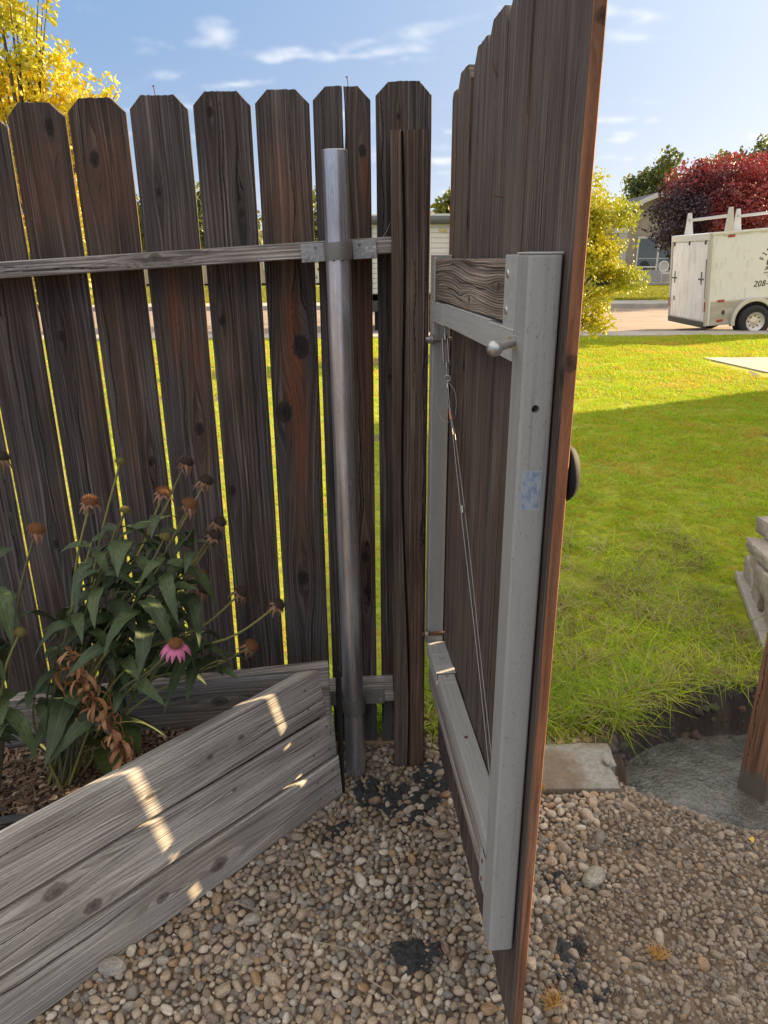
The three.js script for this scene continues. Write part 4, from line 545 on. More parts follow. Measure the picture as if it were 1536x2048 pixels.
// a lance-shaped leaf from the origin along +z, folded along the rib and drooping
function leafGeo(L, W, fold = 0.25, droop = 0.3, rip = 0.05, seed = 1) {
  const n = 9, pos = [], uv = [], idx = [];
  for (let i = 0; i <= n; i++) { const t = i / n, w = W * Math.pow(Math.sin(Math.PI * Math.pow(t, 0.72)), 0.85) + 0.0004, y = L * (0.28 * t - (0.28 + droop) * t * t), z = L * (t - droop * 0.35 * t * t); for (const s of [-1, -0.5, 0, 0.5, 1]) { pos.push(s * w * (1 + rip * Math.sin(t * 31 + seed + s)), y + Math.abs(s) * w * fold + rip * w * Math.sin(t * 17 + s * 3 + seed), z); uv.push(0.5 + s * 0.5, t); } }
  for (let i = 0; i < n; i++) for (let k = 0; k < 4; k++) { const a = i * 5 + k, b = a + 1, c = a + 5, d = c + 1; idx.push(a, c, b, b, c, d); }
  const g = new THREE.BufferGeometry(); g.setAttribute('position', new THREE.Float32BufferAttribute(pos, 3)); g.setAttribute('uv', new THREE.Float32BufferAttribute(uv, 2)); g.setIndex(idx); g.computeVertexNormals(); return g;
}
// a dried strap-like leaf from the origin along +z that rises, arches over and curls back under itself
function curlGeo(L, W, a0, turn) {
  const n = 16, pos = [], uv = [], idx = []; let y = 0, z = 0;
  for (let i = 0; i <= n; i++) { const t = i / n, a = a0 - turn * Math.pow(t, 1.15), w = W * (0.35 + 0.65 * Math.sin(Math.PI * Math.pow(t, 0.8))) * (t > 0.96 ? 0.2 : 1); y += Math.sin(a) * L / n; z += Math.cos(a) * L / n; for (const s of [-1, 0, 1]) { pos.push(s * w + 0.003 * Math.sin(t * 5), y + Math.abs(s) * w * 0.35 * Math.cos(a), z - Math.abs(s) * w * 0.35 * Math.sin(a)); uv.push(0.5 + s / 2, t); } }
  for (let i = 0; i < n; i++) for (let k = 0; k < 2; k++) { const p = i * 3 + k; idx.push(p, p + 3, p + 1, p + 1, p + 3, p + 4); }
  const g = new THREE.BufferGeometry(); g.setAttribute('position', new THREE.Float32BufferAttribute(pos, 3)); g.setAttribute('uv', new THREE.Float32BufferAttribute(uv, 2)); g.setIndex(idx); g.computeVertexNormals(); return g;
}
console.log('gravel done');

// ---------------------------------------------------------------- coneflowers and the dried stalk in the planter
{
  const r = rng(1234);
  const leafTex = (a, b, seed) => texture(64, 128, (u, v, o) => { const rib = Math.exp(-(((u - 0.5) / 0.05) ** 2)), side = Math.exp(-(((Math.abs(u - 0.5) - 0.22) / 0.05) ** 2)) * 0.5, n = fbm(u * 9 + seed, v * 14, 4), sp = clamp((n2(u * 30 + seed, v * 55) - 0.86) * 6), t = clamp(0.45 + 1.1 * (n - 0.5) + 0.3 * Math.sin(v * 60 + Math.abs(u - 0.5) * 40) * 0.25); for (let c = 0; c < 3; c++) o[c] = lerp(lerp(a[c], b[c], t), [112, 122, 84][c], 0.42 * rib + 0.25 * side) * (1 - 0.35 * sp); });
  const lm = [leafTex([46, 60, 33], [78, 94, 52], 1), leafTex([54, 68, 35], [90, 106, 56], 5), leafTex([66, 82, 36], [106, 116, 52], 9)].map((map) => new THREE.MeshPhysicalMaterial({ map, roughness: 0.6, side: THREE.DoubleSide, transmission: 0.15, thickness: 0 }));
  const lg = [leafGeo(0.145, 0.019, 0.25, 0.45, 0.07, 1), leafGeo(0.125, 0.02, 0.2, 0.7, 0.1, 4), leafGeo(0.11, 0.017, 0.3, 0.3, 0.06, 8), leafGeo(0.15, 0.022, 0.15, 0.85, 0.1, 2), leafGeo(0.075, 0.014, 0.3, 0.35, 0.06, 6), leafGeo(0.12, 0.038, 0.2, 0.5, 0.08, 3)];
  const stemM = std([0.24, 0.23, 0.07], 0.7), stemP = std([0.13, 0.12, 0.06], 0.75), coneO = std([0.21, 0.085, 0.028], 0.85), coneD = std([0.055, 0.035, 0.022], 0.9), coneG = std([0.17, 0.14, 0.035], 0.85), dryP = std([0.26, 0.14, 0.085], 0.9, { side: THREE.DoubleSide }), pinkP = new THREE.MeshPhysicalMaterial({ color: new THREE.Color().setRGB(0.62, 0.16, 0.30), roughness: 0.6, side: THREE.DoubleSide, transmission: 0.2 }), paleP = std([0.66, 0.38, 0.42], 0.7, { side: THREE.DoubleSide });
  const coneG_ = (() => { const gs = [at(new THREE.SphereGeometry(0.0135, 14, 8, 0, 6.2832, 0, 1.75), 0, 0, 0)]; for (let i = 0; i < 110; i++) { const t = (i + 0.5) / 110, ph = Math.acos(1 - t * 1.05), th = i * 2.39996, d = V(Math.sin(ph) * Math.cos(th), Math.cos(ph), Math.sin(ph) * Math.sin(th)), g = new THREE.ConeGeometry(0.0011, 0.0075, 4, 1, true); g.translate(0, 0.0037, 0); g.applyQuaternion(new THREE.Quaternion().setFromUnitVectors(V(0, 1, 0), d)); g.translate(d.x * 0.0128, d.y * 0.0128, d.z * 0.0128); gs.push(g); } const m = clean(gs); m.scale(1, 0.85, 1); return m; })();
  const petal = (L, W, dr) => { const g = leafGeo(L, W, -0.15, dr, 0.06, 3); return g; };
  const pFresh = petal(0.034, 0.0055, 0.55), pDry = [petal(0.022, 0.0035, 1.5), petal(0.018, 0.003, 0.9), petal(0.02, 0.003, 2.2)];
  const dryRing = (seed) => { const q = rng(seed), gs = []; for (let i = 0; i < 20; i++) { const g = pDry[i % 3].clone(); g.scale(0.8, 0.7, 0.8); g.rotateZ((q() - 0.5) * 2); g.rotateX((q() - 0.3) * 1.2); g.translate(0, -0.002, 0.009); g.rotateY(i * 0.314 + q() * 0.4); gs.push(g); } return clean(gs); };
  const rings = [dryRing(3), dryRing(7), dryRing(12)];
  const put = (g, mat, name, parent, p, yaw, pitch, roll, s = 1) => { const m = part(name, g, mat, parent); m.position.copy(p); m.rotation.set(pitch, yaw, roll, 'YXZ'); m.scale.setScalar(s); return m; };
  function coneflower(plant, heads, o) {
    heads.forEach(([x, y, z, kind, bx, bz, lean = 0.35], i) => {
      const A = V(bx - o.x, 0.3 - o.y, bz - o.z), E = V(x - o.x, y - o.y, z - o.z), mid = A.clone().lerp(E, 0.5); mid.x += -lean * (E.x - A.x) * 0.35; mid.y += 0.03 + 0.1 * Math.abs(E.x - A.x); const m2 = A.clone().lerp(E, 0.78).add(V(-0.01, 0.02, 0));
      const curve = new THREE.CatmullRomCurve3([A, mid, m2, E]); part('stem', tube([A, mid, m2, E], 0.0036, 0.0026, 22, 6), i % 3 ? stemM : stemP, plant);
      const dir = curve.getTangentAt(1), h = part('flower_head', coneG_, kind === 'dry' ? coneD : kind === 'bud' ? coneG : coneO, plant); h.position.copy(E); h.quaternion.setFromUnitVectors(V(0, 1, 0), dir.clone().lerp(V(0, 1, 0), kind === 'pink' ? 0.75 : 0.25).normalize()); h.scale.setScalar(kind === 'bud' ? 0.75 : kind === 'dry' ? 1.0 : kind === 'pink' ? 0.92 : 1.05);
      if (kind === 'pink' || kind === 'pale') for (let k = 0; k < 14; k++) { const g = part('petal', pFresh, kind === 'pink' ? pinkP : paleP, h); g.rotation.set((kind === 'pink' ? 0.15 : 0.7) + 0.2 * (r() - 0.5), k * 0.4488 + 0.15 * r(), (r() - 0.5) * 0.3, 'YXZ'); g.position.set(Math.sin(g.rotation.y) * 0.01, -0.004, Math.cos(g.rotation.y) * 0.01); }
      else if (kind !== 'bud') part('withered_petals', rings[i % 3], dryP, h);
      const nl = 4; for (let k = 0; k < nl; k++) { const t = 0.3 + 0.5 * k / nl + 0.05 * r(), p = curve.getPointAt(t); put(lg[(r() * 5) | 0], lm[(r() * 2) | 0], 'leaf', plant, p, r() * 6.28, -0.15 - 0.35 * r() + 0.4 * (r() - 0.5), (r() - 0.5) * 0.9, 0.75 + 0.5 * r()); }
    });
  }
  const P1 = thing('coneflower_plant', 'leafy coneflower clump with brown seed heads and pink blooms in the planter', 'plant', [-0.80, 0.3, -1.40]);
  const o1 = P1.position;
  coneflower(P1, [[-0.432, 1.084, -1.5, 'dry', -0.78, -1.42], [-0.387, 1.047, -1.48, 'dry', -0.76, -1.42], [-0.488, 1.015, -1.5, 'cone', -0.75, -1.45], [-0.419, 1.003, -1.45, 'cone', -0.74, -1.43], [-0.576, 1.085, -1.5, 'bud', -0.78, -1.44, 0.1], [-0.62, 1.022, -1.42, 'cone', -0.80, -1.42, 0], [-0.458, 0.955, -1.38, 'bud', -0.76, -1.40], [-0.375, 0.936, -1.52, 'dry', -0.74, -1.46], [-0.384, 0.911, -1.5, 'dry', -0.73, -1.45], [-0.561, 0.99, -1.45, 'bud', -0.78, -1.43], [-0.334, 0.769, -1.5, 'dry', -0.72, -1.47, 0.5], [-0.246, 0.746, -1.48, 'dry', -0.70, -1.46, 0.5], [-0.425, 0.765, -1.27, 'pink', -0.70, -1.44], [-0.322, 0.626, -1.5, 'cone', -0.70, -1.48, 0.6], [-0.455, 0.768, -1.6, 'cone', -0.72, -1.5], [-0.447, 0.737, -1.58, 'dry', -0.72, -1.5]], o1);
  // leafy shoots: whorls of leaves that make up the mass of the clump
  for (const [x, y, z, n, s] of [[-0.50, 0.97, -1.47, 6, 0.9], [-0.58, 0.96, -1.45, 6, 0.9], [-0.63, 0.93, -1.42, 6, 0.95], [-0.43, 0.93, -1.47, 5, 0.85], [-0.56, 0.80, -1.44, 6, 1], [-0.50, 0.78, -1.48, 6, 1], [-0.64, 0.74, -1.44, 6, 1], [-0.54, 0.93, -1.42, 7, 1.05], [-0.47, 0.90, -1.40, 7, 1.0], [-0.60, 0.88, -1.38, 7, 1.1], [-0.52, 0.83, -1.36, 7, 1.1], [-0.45, 0.85, -1.45, 6, 1.0], [-0.66, 0.80, -1.36, 6, 1.15], [-0.57, 0.74, -1.36, 6, 1.1], [-0.48, 0.72, -1.42, 6, 1.0], [-0.72, 0.70, -1.38, 6, 0.95], [-0.60, 0.66, -1.47, 5, 0.9], [-0.52, 0.62, -1.52, 5, 0.9], [-0.78, 0.60, -1.36, 5, 0.95], [-0.44, 0.66, -1.47, 5, 0.95], [-0.40, 0.60, -1.48, 4, 1.0]]) {
    const c = V(x, y, z).sub(o1), a0 = r() * 6.28; part('stem', tube([V(0.06 * (r() - 0.3), 0, 0.05 * (r() - 0.5)), c.clone().multiplyScalar(0.55).add(V(-0.02, 0.03, 0)), c], 0.0036, 0.0022, 12, 5), r() < 0.5 ? stemM : stemP, P1);
    for (let k = 0; k < n; k++) put(lg[y < 0.52 ? (r() < 0.6 ? 5 : 3) : (r() * 4) | 0], lm[y < 0.5 && r() < 0.5 ? 2 : (r() * 2) | 0], 'leaf', P1, c.clone().add(V(0, -0.012 * k, 0)), a0 + k * 2.4 + 0.5 * r(), -0.1 + 0.5 * (r() - 0.6), (r() - 0.5) * 0.7, 0.74 * s * (0.75 + 0.4 * r()));
  }
  for (const [x, y, z, yaw, q] of [[-0.66, 0.47, -1.43, 1.2, 1], [-0.72, 0.42, -1.40, 2.2, 1.1], [-0.68, 0.40, -1.42, 0.7, 0.9], [-0.74, 0.44, -1.5, 1.6, 1]]) { const c = V(x, y, z).sub(o1); part('stem', tube([V(0.02, 0, 0), c.clone().multiplyScalar(0.6).add(V(0, 0.03, 0)), c], 0.0026, 0.0018, 10, 5), stemM, P1); put(lg[5], lm[2], 'leaf', P1, c, yaw, 0.15, 0.3 * (r() - 0.5), q); }
  const P2 = thing('coneflower_plant', 'coneflower stems with a single orange seed head against the leftmost fence gap', 'plant', [-0.93, 0.3, -1.36]), o2 = P2.position;
  coneflower(P2, [[-0.723, 0.974, -1.38, 'cone', -0.92, -1.36, 0], [-0.806, 1.111, -1.45, 'dry', -0.95, -1.38, 0], [-0.754, 0.778, -1.3, 'bud', -0.93, -1.34, 0]], o2);
  for (const [x, y, z, n] of [[-0.83, 0.85, -1.36, 6], [-0.86, 0.74, -1.33, 6], [-0.82, 0.62, -1.30, 6], [-0.88, 0.55, -1.3, 5]]) { const c = V(x, y, z).sub(o2); part('stem', tube([V(0, 0, 0), c.clone().multiplyScalar(0.5).add(V(0.01, 0.02, 0)), c], 0.0036, 0.0022, 12, 5), stemP, P2); for (let k = 0; k < n; k++) put(lg[(r() * 6) | 0], lm[(r() * 2.3) | 0], 'leaf', P2, c.clone().add(V(0, -0.012 * k, 0)), k * 2.4 + r(), -0.1 + 0.5 * (r() - 0.6), (r() - 0.5) * 0.7, 0.95 * (0.8 + 0.35 * r())); }
  // dried stalk
  const D = thing('dried_stalk', 'curled rusty brown dried stalk leaning over the bark mulch', 'dead plant', [-0.585, 0.3, -1.355]), pts = [V(0, 0, 0), V(-0.008, 0.1, 0.012), V(-0.012, 0.176, 0.026), V(-0.036, 0.245, 0.028), V(-0.07, 0.34, 0.028), V(-0.09, 0.43, 0.028)], cv = new THREE.CatmullRomCurve3(pts);
  part('stem', tube(pts, 0.0042, 0.002, 26, 6), std([0.17, 0.075, 0.035], 0.85), D);
  const dm = [[0.34, 0.155, 0.055], [0.42, 0.21, 0.085], [0.24, 0.10, 0.045], [0.36, 0.19, 0.10]].map((c) => std(c, 0.8, { side: THREE.DoubleSide })), dg = [curlGeo(0.062, 0.006, 0.7, 3.4), curlGeo(0.075, 0.0055, 0.3, 2.4), curlGeo(0.05, 0.007, 1.0, 4.6)];
  for (let k = 0; k < 95; k++) { const t = 0.2 + 0.78 * Math.pow(k / 95, 0.9), p = cv.getPointAt(t); put(dg[k % 3], dm[(r() * 4) | 0], 'dry_leaf', D, p, k * 2.4 + r(), 0.3 * (r() - 0.5), (r() - 0.5) * 0.6, (0.5 + 0.5 * r()) * (t > 0.85 ? 0.8 : 1)); }
  put(dg[1], dm[1], 'dry_leaf', D, cv.getPointAt(0.86), -1.9, 0.1, 0, 1.4);
}
console.log('plants done');

// ---------------------------------------------------------------- trees
function leaves(blobs, n, size, colors, seed, o, flat = 0) {
  const r = rng(seed), pos = [], col = [], tot = blobs.reduce((s, b) => s + b[3] * b[4] * (b[5] ?? b[3]), 0);
  for (const [bx, by, bz, rx, ry, rz = rx] of blobs) {
    const k = Math.round(n * rx * ry * rz / tot);
    for (let i = 0, guard = 0; i < k && guard < k * 6; guard++) {
      const d = V(r() - 0.5, r() - 0.5, r() - 0.5).normalize(), q = Math.pow(r(), 0.42) * (0.62 + 0.8 * n3(d.x * 2.6 + bx + 40, d.y * 2.2 + by + 40, d.z * 2.2 + seed)), x = bx + d.x * rx * q, y = by + d.y * ry * q, z = bz + d.z * rz * q;
      if (n3(x * 2.1 / Math.max(0.6, rx * 0.7) + seed + 60, y * 2.1 / Math.max(0.6, rx * 0.7) + 60, z * 2.1 / Math.max(0.6, rx * 0.7) + 60) < 0.36) continue; i++;
      const a = V(r() - 0.5, (r() - 0.5) * (1 - flat), r() - 0.5).normalize(), b = V(r() - 0.5, r() - 0.5, r() - 0.5).cross(a).normalize(), s = size * (0.6 + 0.8 * r()), w = s * 0.36, nrm = a.clone().cross(b).multiplyScalar(s * 0.12);
      const p0 = [x, y, z], p1 = [x + a.x * s * 0.5 + b.x * w + nrm.x, y + a.y * s * 0.5 + b.y * w + nrm.y, z + a.z * s * 0.5 + b.z * w + nrm.z], p2 = [x + a.x * s, y + a.y * s, z + a.z * s], p3 = [x + a.x * s * 0.5 - b.x * w + nrm.x, y + a.y * s * 0.5 - b.y * w + nrm.y, z + a.z * s * 0.5 - b.z * w + nrm.z];
      pos.push(...p0, ...p1, ...p2, ...p0, ...p2, ...p3); const pn = n3(x * 0.9 + 9, y * 0.9 + 9, z * 0.9 + seed), c = colors(pn, r(), x, y, z); for (let m = 0; m < 6; m++) col.push(...c);
    }
  }
  const g = new THREE.BufferGeometry(); for (let i = 0; i < pos.length; i += 3) { pos[i] -= o[0]; pos[i + 1] -= o[1]; pos[i + 2] -= o[2]; }
  g.setAttribute('position', new THREE.Float32BufferAttribute(pos, 3)); g.setAttribute('color', new THREE.Float32BufferAttribute(col, 3)); g.computeVertexNormals(); return g;
}
M.bark = std([0.13, 0.10, 0.075], 0.95); M.leafy = new THREE.MeshPhysicalMaterial({ vertexColors: true, roughness: 0.6, side: THREE.DoubleSide, transmission: 0.45, thickness: 0 });
function tree(name, label, o, blobs, n, size, colors, seed, trunkR, group) {
  const t = thing(name, label, 'tree', o, group), r = rng(seed + 1), gs = [], top = Math.max(...blobs.map((b) => b[1] + b[4] * 0.5)) - o[1], lead = V(0.1 * (r() - 0.5), top, 0.1 * (r() - 0.5));
  gs.push(tube([V(0, -0.1, 0), V(0.03, top * 0.35, 0.02), lead], trunkR, trunkR * 0.18, 14, 7));
  for (const [bx, by, bz, rx, ry] of blobs) for (let k = 0; k < 3; k++) { const e = V(bx - o[0] + (r() - 0.5) * rx, by - o[1] + (r() - 0.3) * ry, bz - o[2] + (r() - 0.5) * rx), s = V(0.02, Math.min(top * 0.8, Math.max(0.25, e.y * 0.55)), 0); gs.push(tube([s, s.clone().lerp(e, 0.5).add(V(0, 0.08 * ry, 0)), e], trunkR * 0.4, trunkR * 0.08, 8, 5)); }
  part('trunk', clean(gs), M.bark, t); part('crown', leaves(blobs, n, size, colors, seed, o), M.leafy, t); return t;
}
const mixC = (a, b, t) => a.map((v, i) => lerp(v, b[i], t));
const yellowG = (pn, q) => mixC(mixC([0.74, 0.63, 0.02], [0.40, 0.46, 0.03], clamp((pn - 0.45) * 4)), [0.74, 0.46, 0.02], q < 0.06 ? 0.8 : 0.1 * q), greenD = (pn, q) => mixC([0.10, 0.14, 0.025], [0.26, 0.27, 0.035], clamp(0.5 * q + (pn - 0.45) * 2));
tree('yellow_tree', 'tall golden autumn tree rising above the fence boards', [-3.62, 0, -8], [[-3.85, 3.3, -8.2, 0.35, 0.9], [-3.6, 2.55, -8, 0.42, 0.55], [-3.5, 3.35, -8, 0.26, 0.75], [-3.9, 2.1, -8, 0.45, 0.5], [-3.15, 2.55, -7.9, 0.34, 0.36], [-2.85, 2.75, -7.9, 0.22, 0.34], [-3.3, 1.9, -7.9, 0.5, 0.6], [-3.7, 1.5, -7.8, 0.7, 0.5], [-4.3, 2.9, -8.2, 0.45, 0.8], [-3.45, 4.1, -8, 0.16, 0.4], [-3.2, 3.85, -8, 0.14, 0.2], [-3.0, 2.75, -7.9, 0.36, 0.34], [-2.65, 2.95, -7.9, 0.16, 0.3], [-3.2, 3.1, -8, 0.34, 0.45]], 20000, 0.06, (pn, q, x, y) => yellowG(pn * 0.85, q), 501, 0.045);
tree('young_yellow_tree', 'young yellow green tree by the kerb just past the open gate', [3.18, 0, -12.5], [[3.5, 0.42, -12.4, 0.3, 0.16], [3.45, 1.95, -12.5, 0.5, 0.62], [3.75, 2.1, -12.4, 0.4, 0.3], [3.95, 1.15, -12.4, 0.42, 0.24], [3.6, 1.2, -12.5, 0.5, 0.34], [3.9, 1.7, -12.6, 0.3, 0.2], [3.55, 0.62, -12.4, 0.42, 0.34], [3.2, 1.4, -12.6, 0.5, 0.9], [3.42, 2.55, -12.5, 0.2, 0.35], [3.3, 2.0, -12.6, 0.55, 0.5], [3.8, 1.45, -12.5, 0.35, 0.3]], 19000, 0.058, (pn, q) => mixC(yellowG(pn, q), [0.42, 0.46, 0.03], 0.5), 511, 0.045);
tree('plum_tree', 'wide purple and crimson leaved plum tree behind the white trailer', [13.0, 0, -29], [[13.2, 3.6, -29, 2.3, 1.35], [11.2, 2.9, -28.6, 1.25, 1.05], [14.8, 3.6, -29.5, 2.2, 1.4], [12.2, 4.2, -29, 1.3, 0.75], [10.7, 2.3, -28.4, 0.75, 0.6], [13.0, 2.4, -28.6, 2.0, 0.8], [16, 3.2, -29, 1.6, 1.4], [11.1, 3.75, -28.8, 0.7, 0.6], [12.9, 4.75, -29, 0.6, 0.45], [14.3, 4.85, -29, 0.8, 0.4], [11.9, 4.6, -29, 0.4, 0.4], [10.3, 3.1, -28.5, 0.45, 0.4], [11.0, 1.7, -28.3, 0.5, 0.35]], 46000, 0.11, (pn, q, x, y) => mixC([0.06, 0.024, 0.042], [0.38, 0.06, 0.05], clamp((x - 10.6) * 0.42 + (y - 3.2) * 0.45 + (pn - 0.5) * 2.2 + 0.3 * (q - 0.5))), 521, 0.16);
tree('green_tree', 'dark green tree above the roof of the house across the street', [19.6, 0, -55], [[19.5, 6.2, -55, 1.5, 1.6], [20.2, 7.6, -55, 0.8, 1.1], [18.0, 5.9, -55, 1.0, 1.2], [21.0, 6.0, -55, 1.2, 1.2], [19.2, 4.4, -55, 2.2, 1.4]], 6500, 0.3, greenD, 531, 0.25, 'green trees behind the street');
tree('green_tree', 'tall green tree beyond the plum tree crown', [26.5, 0, -56], [[25.4, 7.2, -56, 1.9, 1.6], [28, 7.9, -56, 1.8, 1.8], [23.4, 7.4, -56, 0.9, 1.0], [26.5, 5.6, -56, 2.8, 1.6]], 7500, 0.3, greenD, 541, 0.25, 'green trees behind the street');
tree('green_tree', 'small yellow green tree glimpsed between fence boards beside the steel post', [-1.6, 0, -20], [[-1.6, 2.2, -20, 0.9, 1.1], [-1.2, 2.9, -20, 0.5, 0.5], [-0.7, 2.0, -20, 0.5, 0.7]], 3500, 0.13, (p, q) => mixC([0.3, 0.33, 0.03], [0.12, 0.16, 0.03], q), 551, 0.06, 'green trees behind the street');
tree('green_tree', 'broad green tree across the street seen through the left fence gaps', [-9, 0, -36], [[-9, 3.4, -36, 2.4, 1.6], [-11, 3.0, -36, 1.6, 1.3], [-7, 2.8, -36, 1.5, 1.1]], 6000, 0.25, greenD, 561, 0.2, 'green trees behind the street');
tree('green_tree', 'little pointed tree over the camper roof', [4.4, 0, -48], [[4.4, 4.9, -48, 0.6, 0.6], [4.0, 4.4, -48, 0.8, 0.7]], 900, 0.3, (p, q) => mixC([0.3, 0.3, 0.03], [0.14, 0.18, 0.03], q), 571, 0.1, 'green trees behind the street');

// ---------------------------------------------------------------- houses
const slat = (name, base, amp) => texture(128, 128, (u, v, o) => { const a = tile((x, y) => fbm(x, y, 3), u, v, 8), t = amp * (a - 0.5); for (let c = 0; c < 3; c++) o[c] = base[c] + t; });
M.stucco = new THREE.MeshStandardMaterial({ map: slat('s', [168, 154, 136], 20), roughness: 0.95 }); M.trim = std([0.62, 0.60, 0.56], 0.7); M.shingle = new THREE.MeshStandardMaterial({ map: texture(256, 256, (u, v, o) => { const a = n2(Math.floor(u * 40) * 3.3, Math.floor(v * 30) * 7.1), t = 82 + 34 * (a - 0.5); o[0] = t; o[1] = t; o[2] = t * 1.04; }), roughness: 0.95 });
M.glass = new THREE.MeshPhysicalMaterial({ color: new THREE.Color().setRGB(0.05, 0.065, 0.06), roughness: 0.05, metalness: 0.1, clearcoat: 1 }); M.curtain = std([0.45, 0.45, 0.42], 0.9);
function boxAt(name, w, h, d, x, y, z, mat, parent, r = 0.01) { const m = part(name, rbox(w, h, d, r, 1), mat, parent); m.position.set(x, y, z); return m; }
function gableRoof(w, d, y, rise, over, th = 0.16) { const s = new THREE.Shape(), hw = w / 2 + over, k = rise / (w / 2), lo = y - over * k; s.moveTo(-hw, lo); s.lineTo(0, y + rise); s.lineTo(hw, lo); s.lineTo(hw, lo + th); s.lineTo(0, y + rise + th); s.lineTo(-hw, lo + th); const g = new THREE.ExtrudeGeometry(s, { depth: d, bevelEnabled: false }); g.translate(0, 0, -d); return g; }
function gableWall(w, h, rise, d) { const s = new THREE.Shape(); s.moveTo(-w / 2, 0); s.lineTo(w / 2, 0); s.lineTo(w / 2, h); s.lineTo(0, h + rise); s.lineTo(-w / 2, h); const g = new THREE.ExtrudeGeometry(s, { depth: d, bevelEnabled: false }); g.translate(0, 0, -d); return bandUV(g, 2); }
function windowUnit(parent, x, y, z, w, h, sash = 2) { const win = boxAt('window', w + 0.2, h + 0.2, 0.06, x, y, z, M.trim, parent); for (let k = 0; k < sash; k++) for (const v of [0, 1]) { const pw = (w - 0.12 * (sash - 1)) / sash, p = boxAt('pane', pw, h / 2 - 0.04, 0.02, -w / 2 + pw / 2 + k * (pw + 0.12), (v ? 1 : -1) * h / 4, 0.028, M.glass, win, 0.002); } return win; }
{
  const h = thing('house', 'tan gabled house with white window trim across the street', 'house', [14.9, 0.15, -42]);
  part('wall', gableWall(8.6, 2.75, 1.75, 7), M.stucco, h); const roof = part('roof', gableRoof(8.6, 8, 2.75, 1.75, 0.5), M.shingle, h); roof.position.z = 0.6;
  for (const k of [-1, 1]) { const L = Math.hypot(4.8, 4.8 * 0.407), f = boxAt('fascia', L, 0.22, 0.06, k * 2.4, 2.75 + 1.75 - 2.4 * 0.407 + 0.05, 0.64, M.trim, h); f.rotation.z = -k * Math.atan(0.407); }
  windowUnit(h, 0.42, 1.3, 0.035, 2.2, 2.1);
  boxAt('column', 0.45, 2.6, 0.45, -2.1, 1.3, 1.4, std([0.5, 0.47, 0.41], 0.9), h); boxAt('beam', 2.4, 0.3, 0.5, -3.1, 2.72, 1.4, M.trim, h); boxAt('door', 0.95, 2.05, 0.08, -3.2, 1.02, 0.05, std([0.16, 0.10, 0.07], 0.6), h); boxAt('porch', 5.2, 0.16, 2.4, -1.2, 0.0, 1.3, M.kerb, h); boxAt('base_course', 8.7, 0.7, 0.12, 0, 0.35, 0.05, std([0.42, 0.40, 0.37], 0.95), h);
  const white = std([0.72, 0.71, 0.69], 0.5), chair = (x, label) => { const c = thing('garden_chair', label, 'chair', [x, 0.24, -40.2], 'white chairs on the porch'); boxAt('seat', 0.5, 0.05, 0.48, 0, 0.45, 0, white, c, 0.02); part('backrest', at(new THREE.TorusGeometry(0.26, 0.03, 8, 20), 0, 0.8, -0.22), white, c); for (const [a, b] of [[-1, -1], [1, -1], [-1, 1], [1, 1]]) part('leg', rod([a * 0.22, 0, b * 0.22], [a * 0.2, 0.45, b * 0.2], 0.02, 6), white, c); part('lattice', at(new THREE.CircleGeometry(0.25, 18), 0, 0.8, -0.22), std([0.5, 0.49, 0.46], 0.7, { side: THREE.DoubleSide }), c); };
  const t = thing('porch_table', 'white bistro table standing before the house window', 'table', [14.1, 0.24, -40.2]); part('top', at(new THREE.CylinderGeometry(0.55, 0.55, 0.05, 24), 0, 0.78, 0), white, t); for (let k = 0; k < 4; k++) part('leg', tube([[Math.cos(k * 1.57 + 0.8) * 0.4, 0, Math.sin(k * 1.57 + 0.8) * 0.4], [Math.cos(k * 1.57 + 0.8) * 0.25, 0.4, Math.sin(k * 1.57 + 0.8) * 0.25], [Math.cos(k * 1.57 + 0.8) * 0.32, 0.76, Math.sin(k * 1.57 + 0.8) * 0.32]], 0.025, 0.025, 8, 6), white, t);
  chair(15.15, 'white round backed chair beside the porch table');
  const sh = (x, z, label, c) => { const o = [x, 0.1, z], b = thing('shrub', label, 'shrub', o, 'low shrubs along the house front'); part('foliage', leaves([[x, 0.45, z, 0.55, 0.42]], 900, 0.16, (p, q) => mixC(c, [0.10, 0.13, 0.03], q), 600 + x * 3, o), M.leafy, b); part('stem', tube([[0, 0, 0], [0.02, 0.3, 0.02]], 0.03, 0.01, 4, 5), M.bark, b); };
  sh(15.9, -39.7, 'golden ornamental grass clump beside the white chair', [0.45, 0.34, 0.06]); sh(11.6, -39.6, 'dark rounded shrub at the porch corner', [0.14, 0.18, 0.04]); sh(17.2, -39.9, 'small green shrub at the house wall behind the trailer', [0.2, 0.2, 0.05]);
  const h2 = thing('house', 'grey roofed house glimpsed through the left fence gaps', 'house', [-9, 0.2, -44]); part('wall', bandUV(at(rbox(14, 2.9, 8, 0.02, 1), 0, 1.45, -4), 2), new THREE.MeshStandardMaterial({ map: slat('b', [186, 170, 150], 16), roughness: 0.95 }), h2); const r2 = gableRoof(8.6, 15, 2.9, 1.7, 0.5); r2.rotateY(Math.PI / 2); part('roof', r2, M.shingle, h2).position.set(7.5 - 15 + 15 - 15, 0, -4); windowUnit(h2, -3, 1.5, 0.04, 1.8, 1.3); windowUnit(h2, 3, 1.5, 0.04, 1.8, 1.3); boxAt('garage_door', 3.4, 2.2, 0.08, 5.0, 1.1, 0.03, M.trim, h2);
  // the home whose eaves shade the yard, out of view to the right
  const h3 = thing('house', 'single storey home whose roof shades the lawn on the right', 'house', [10.2, 0, -1.35]); part('wall', bandUV(at(rbox(8.4, 2.4, 15.4, 0.02, 1), 0, 1.2, 0), 2), new THREE.MeshStandardMaterial({ map: slat('c', [196, 188, 174], 12), roughness: 0.95 }), h3);
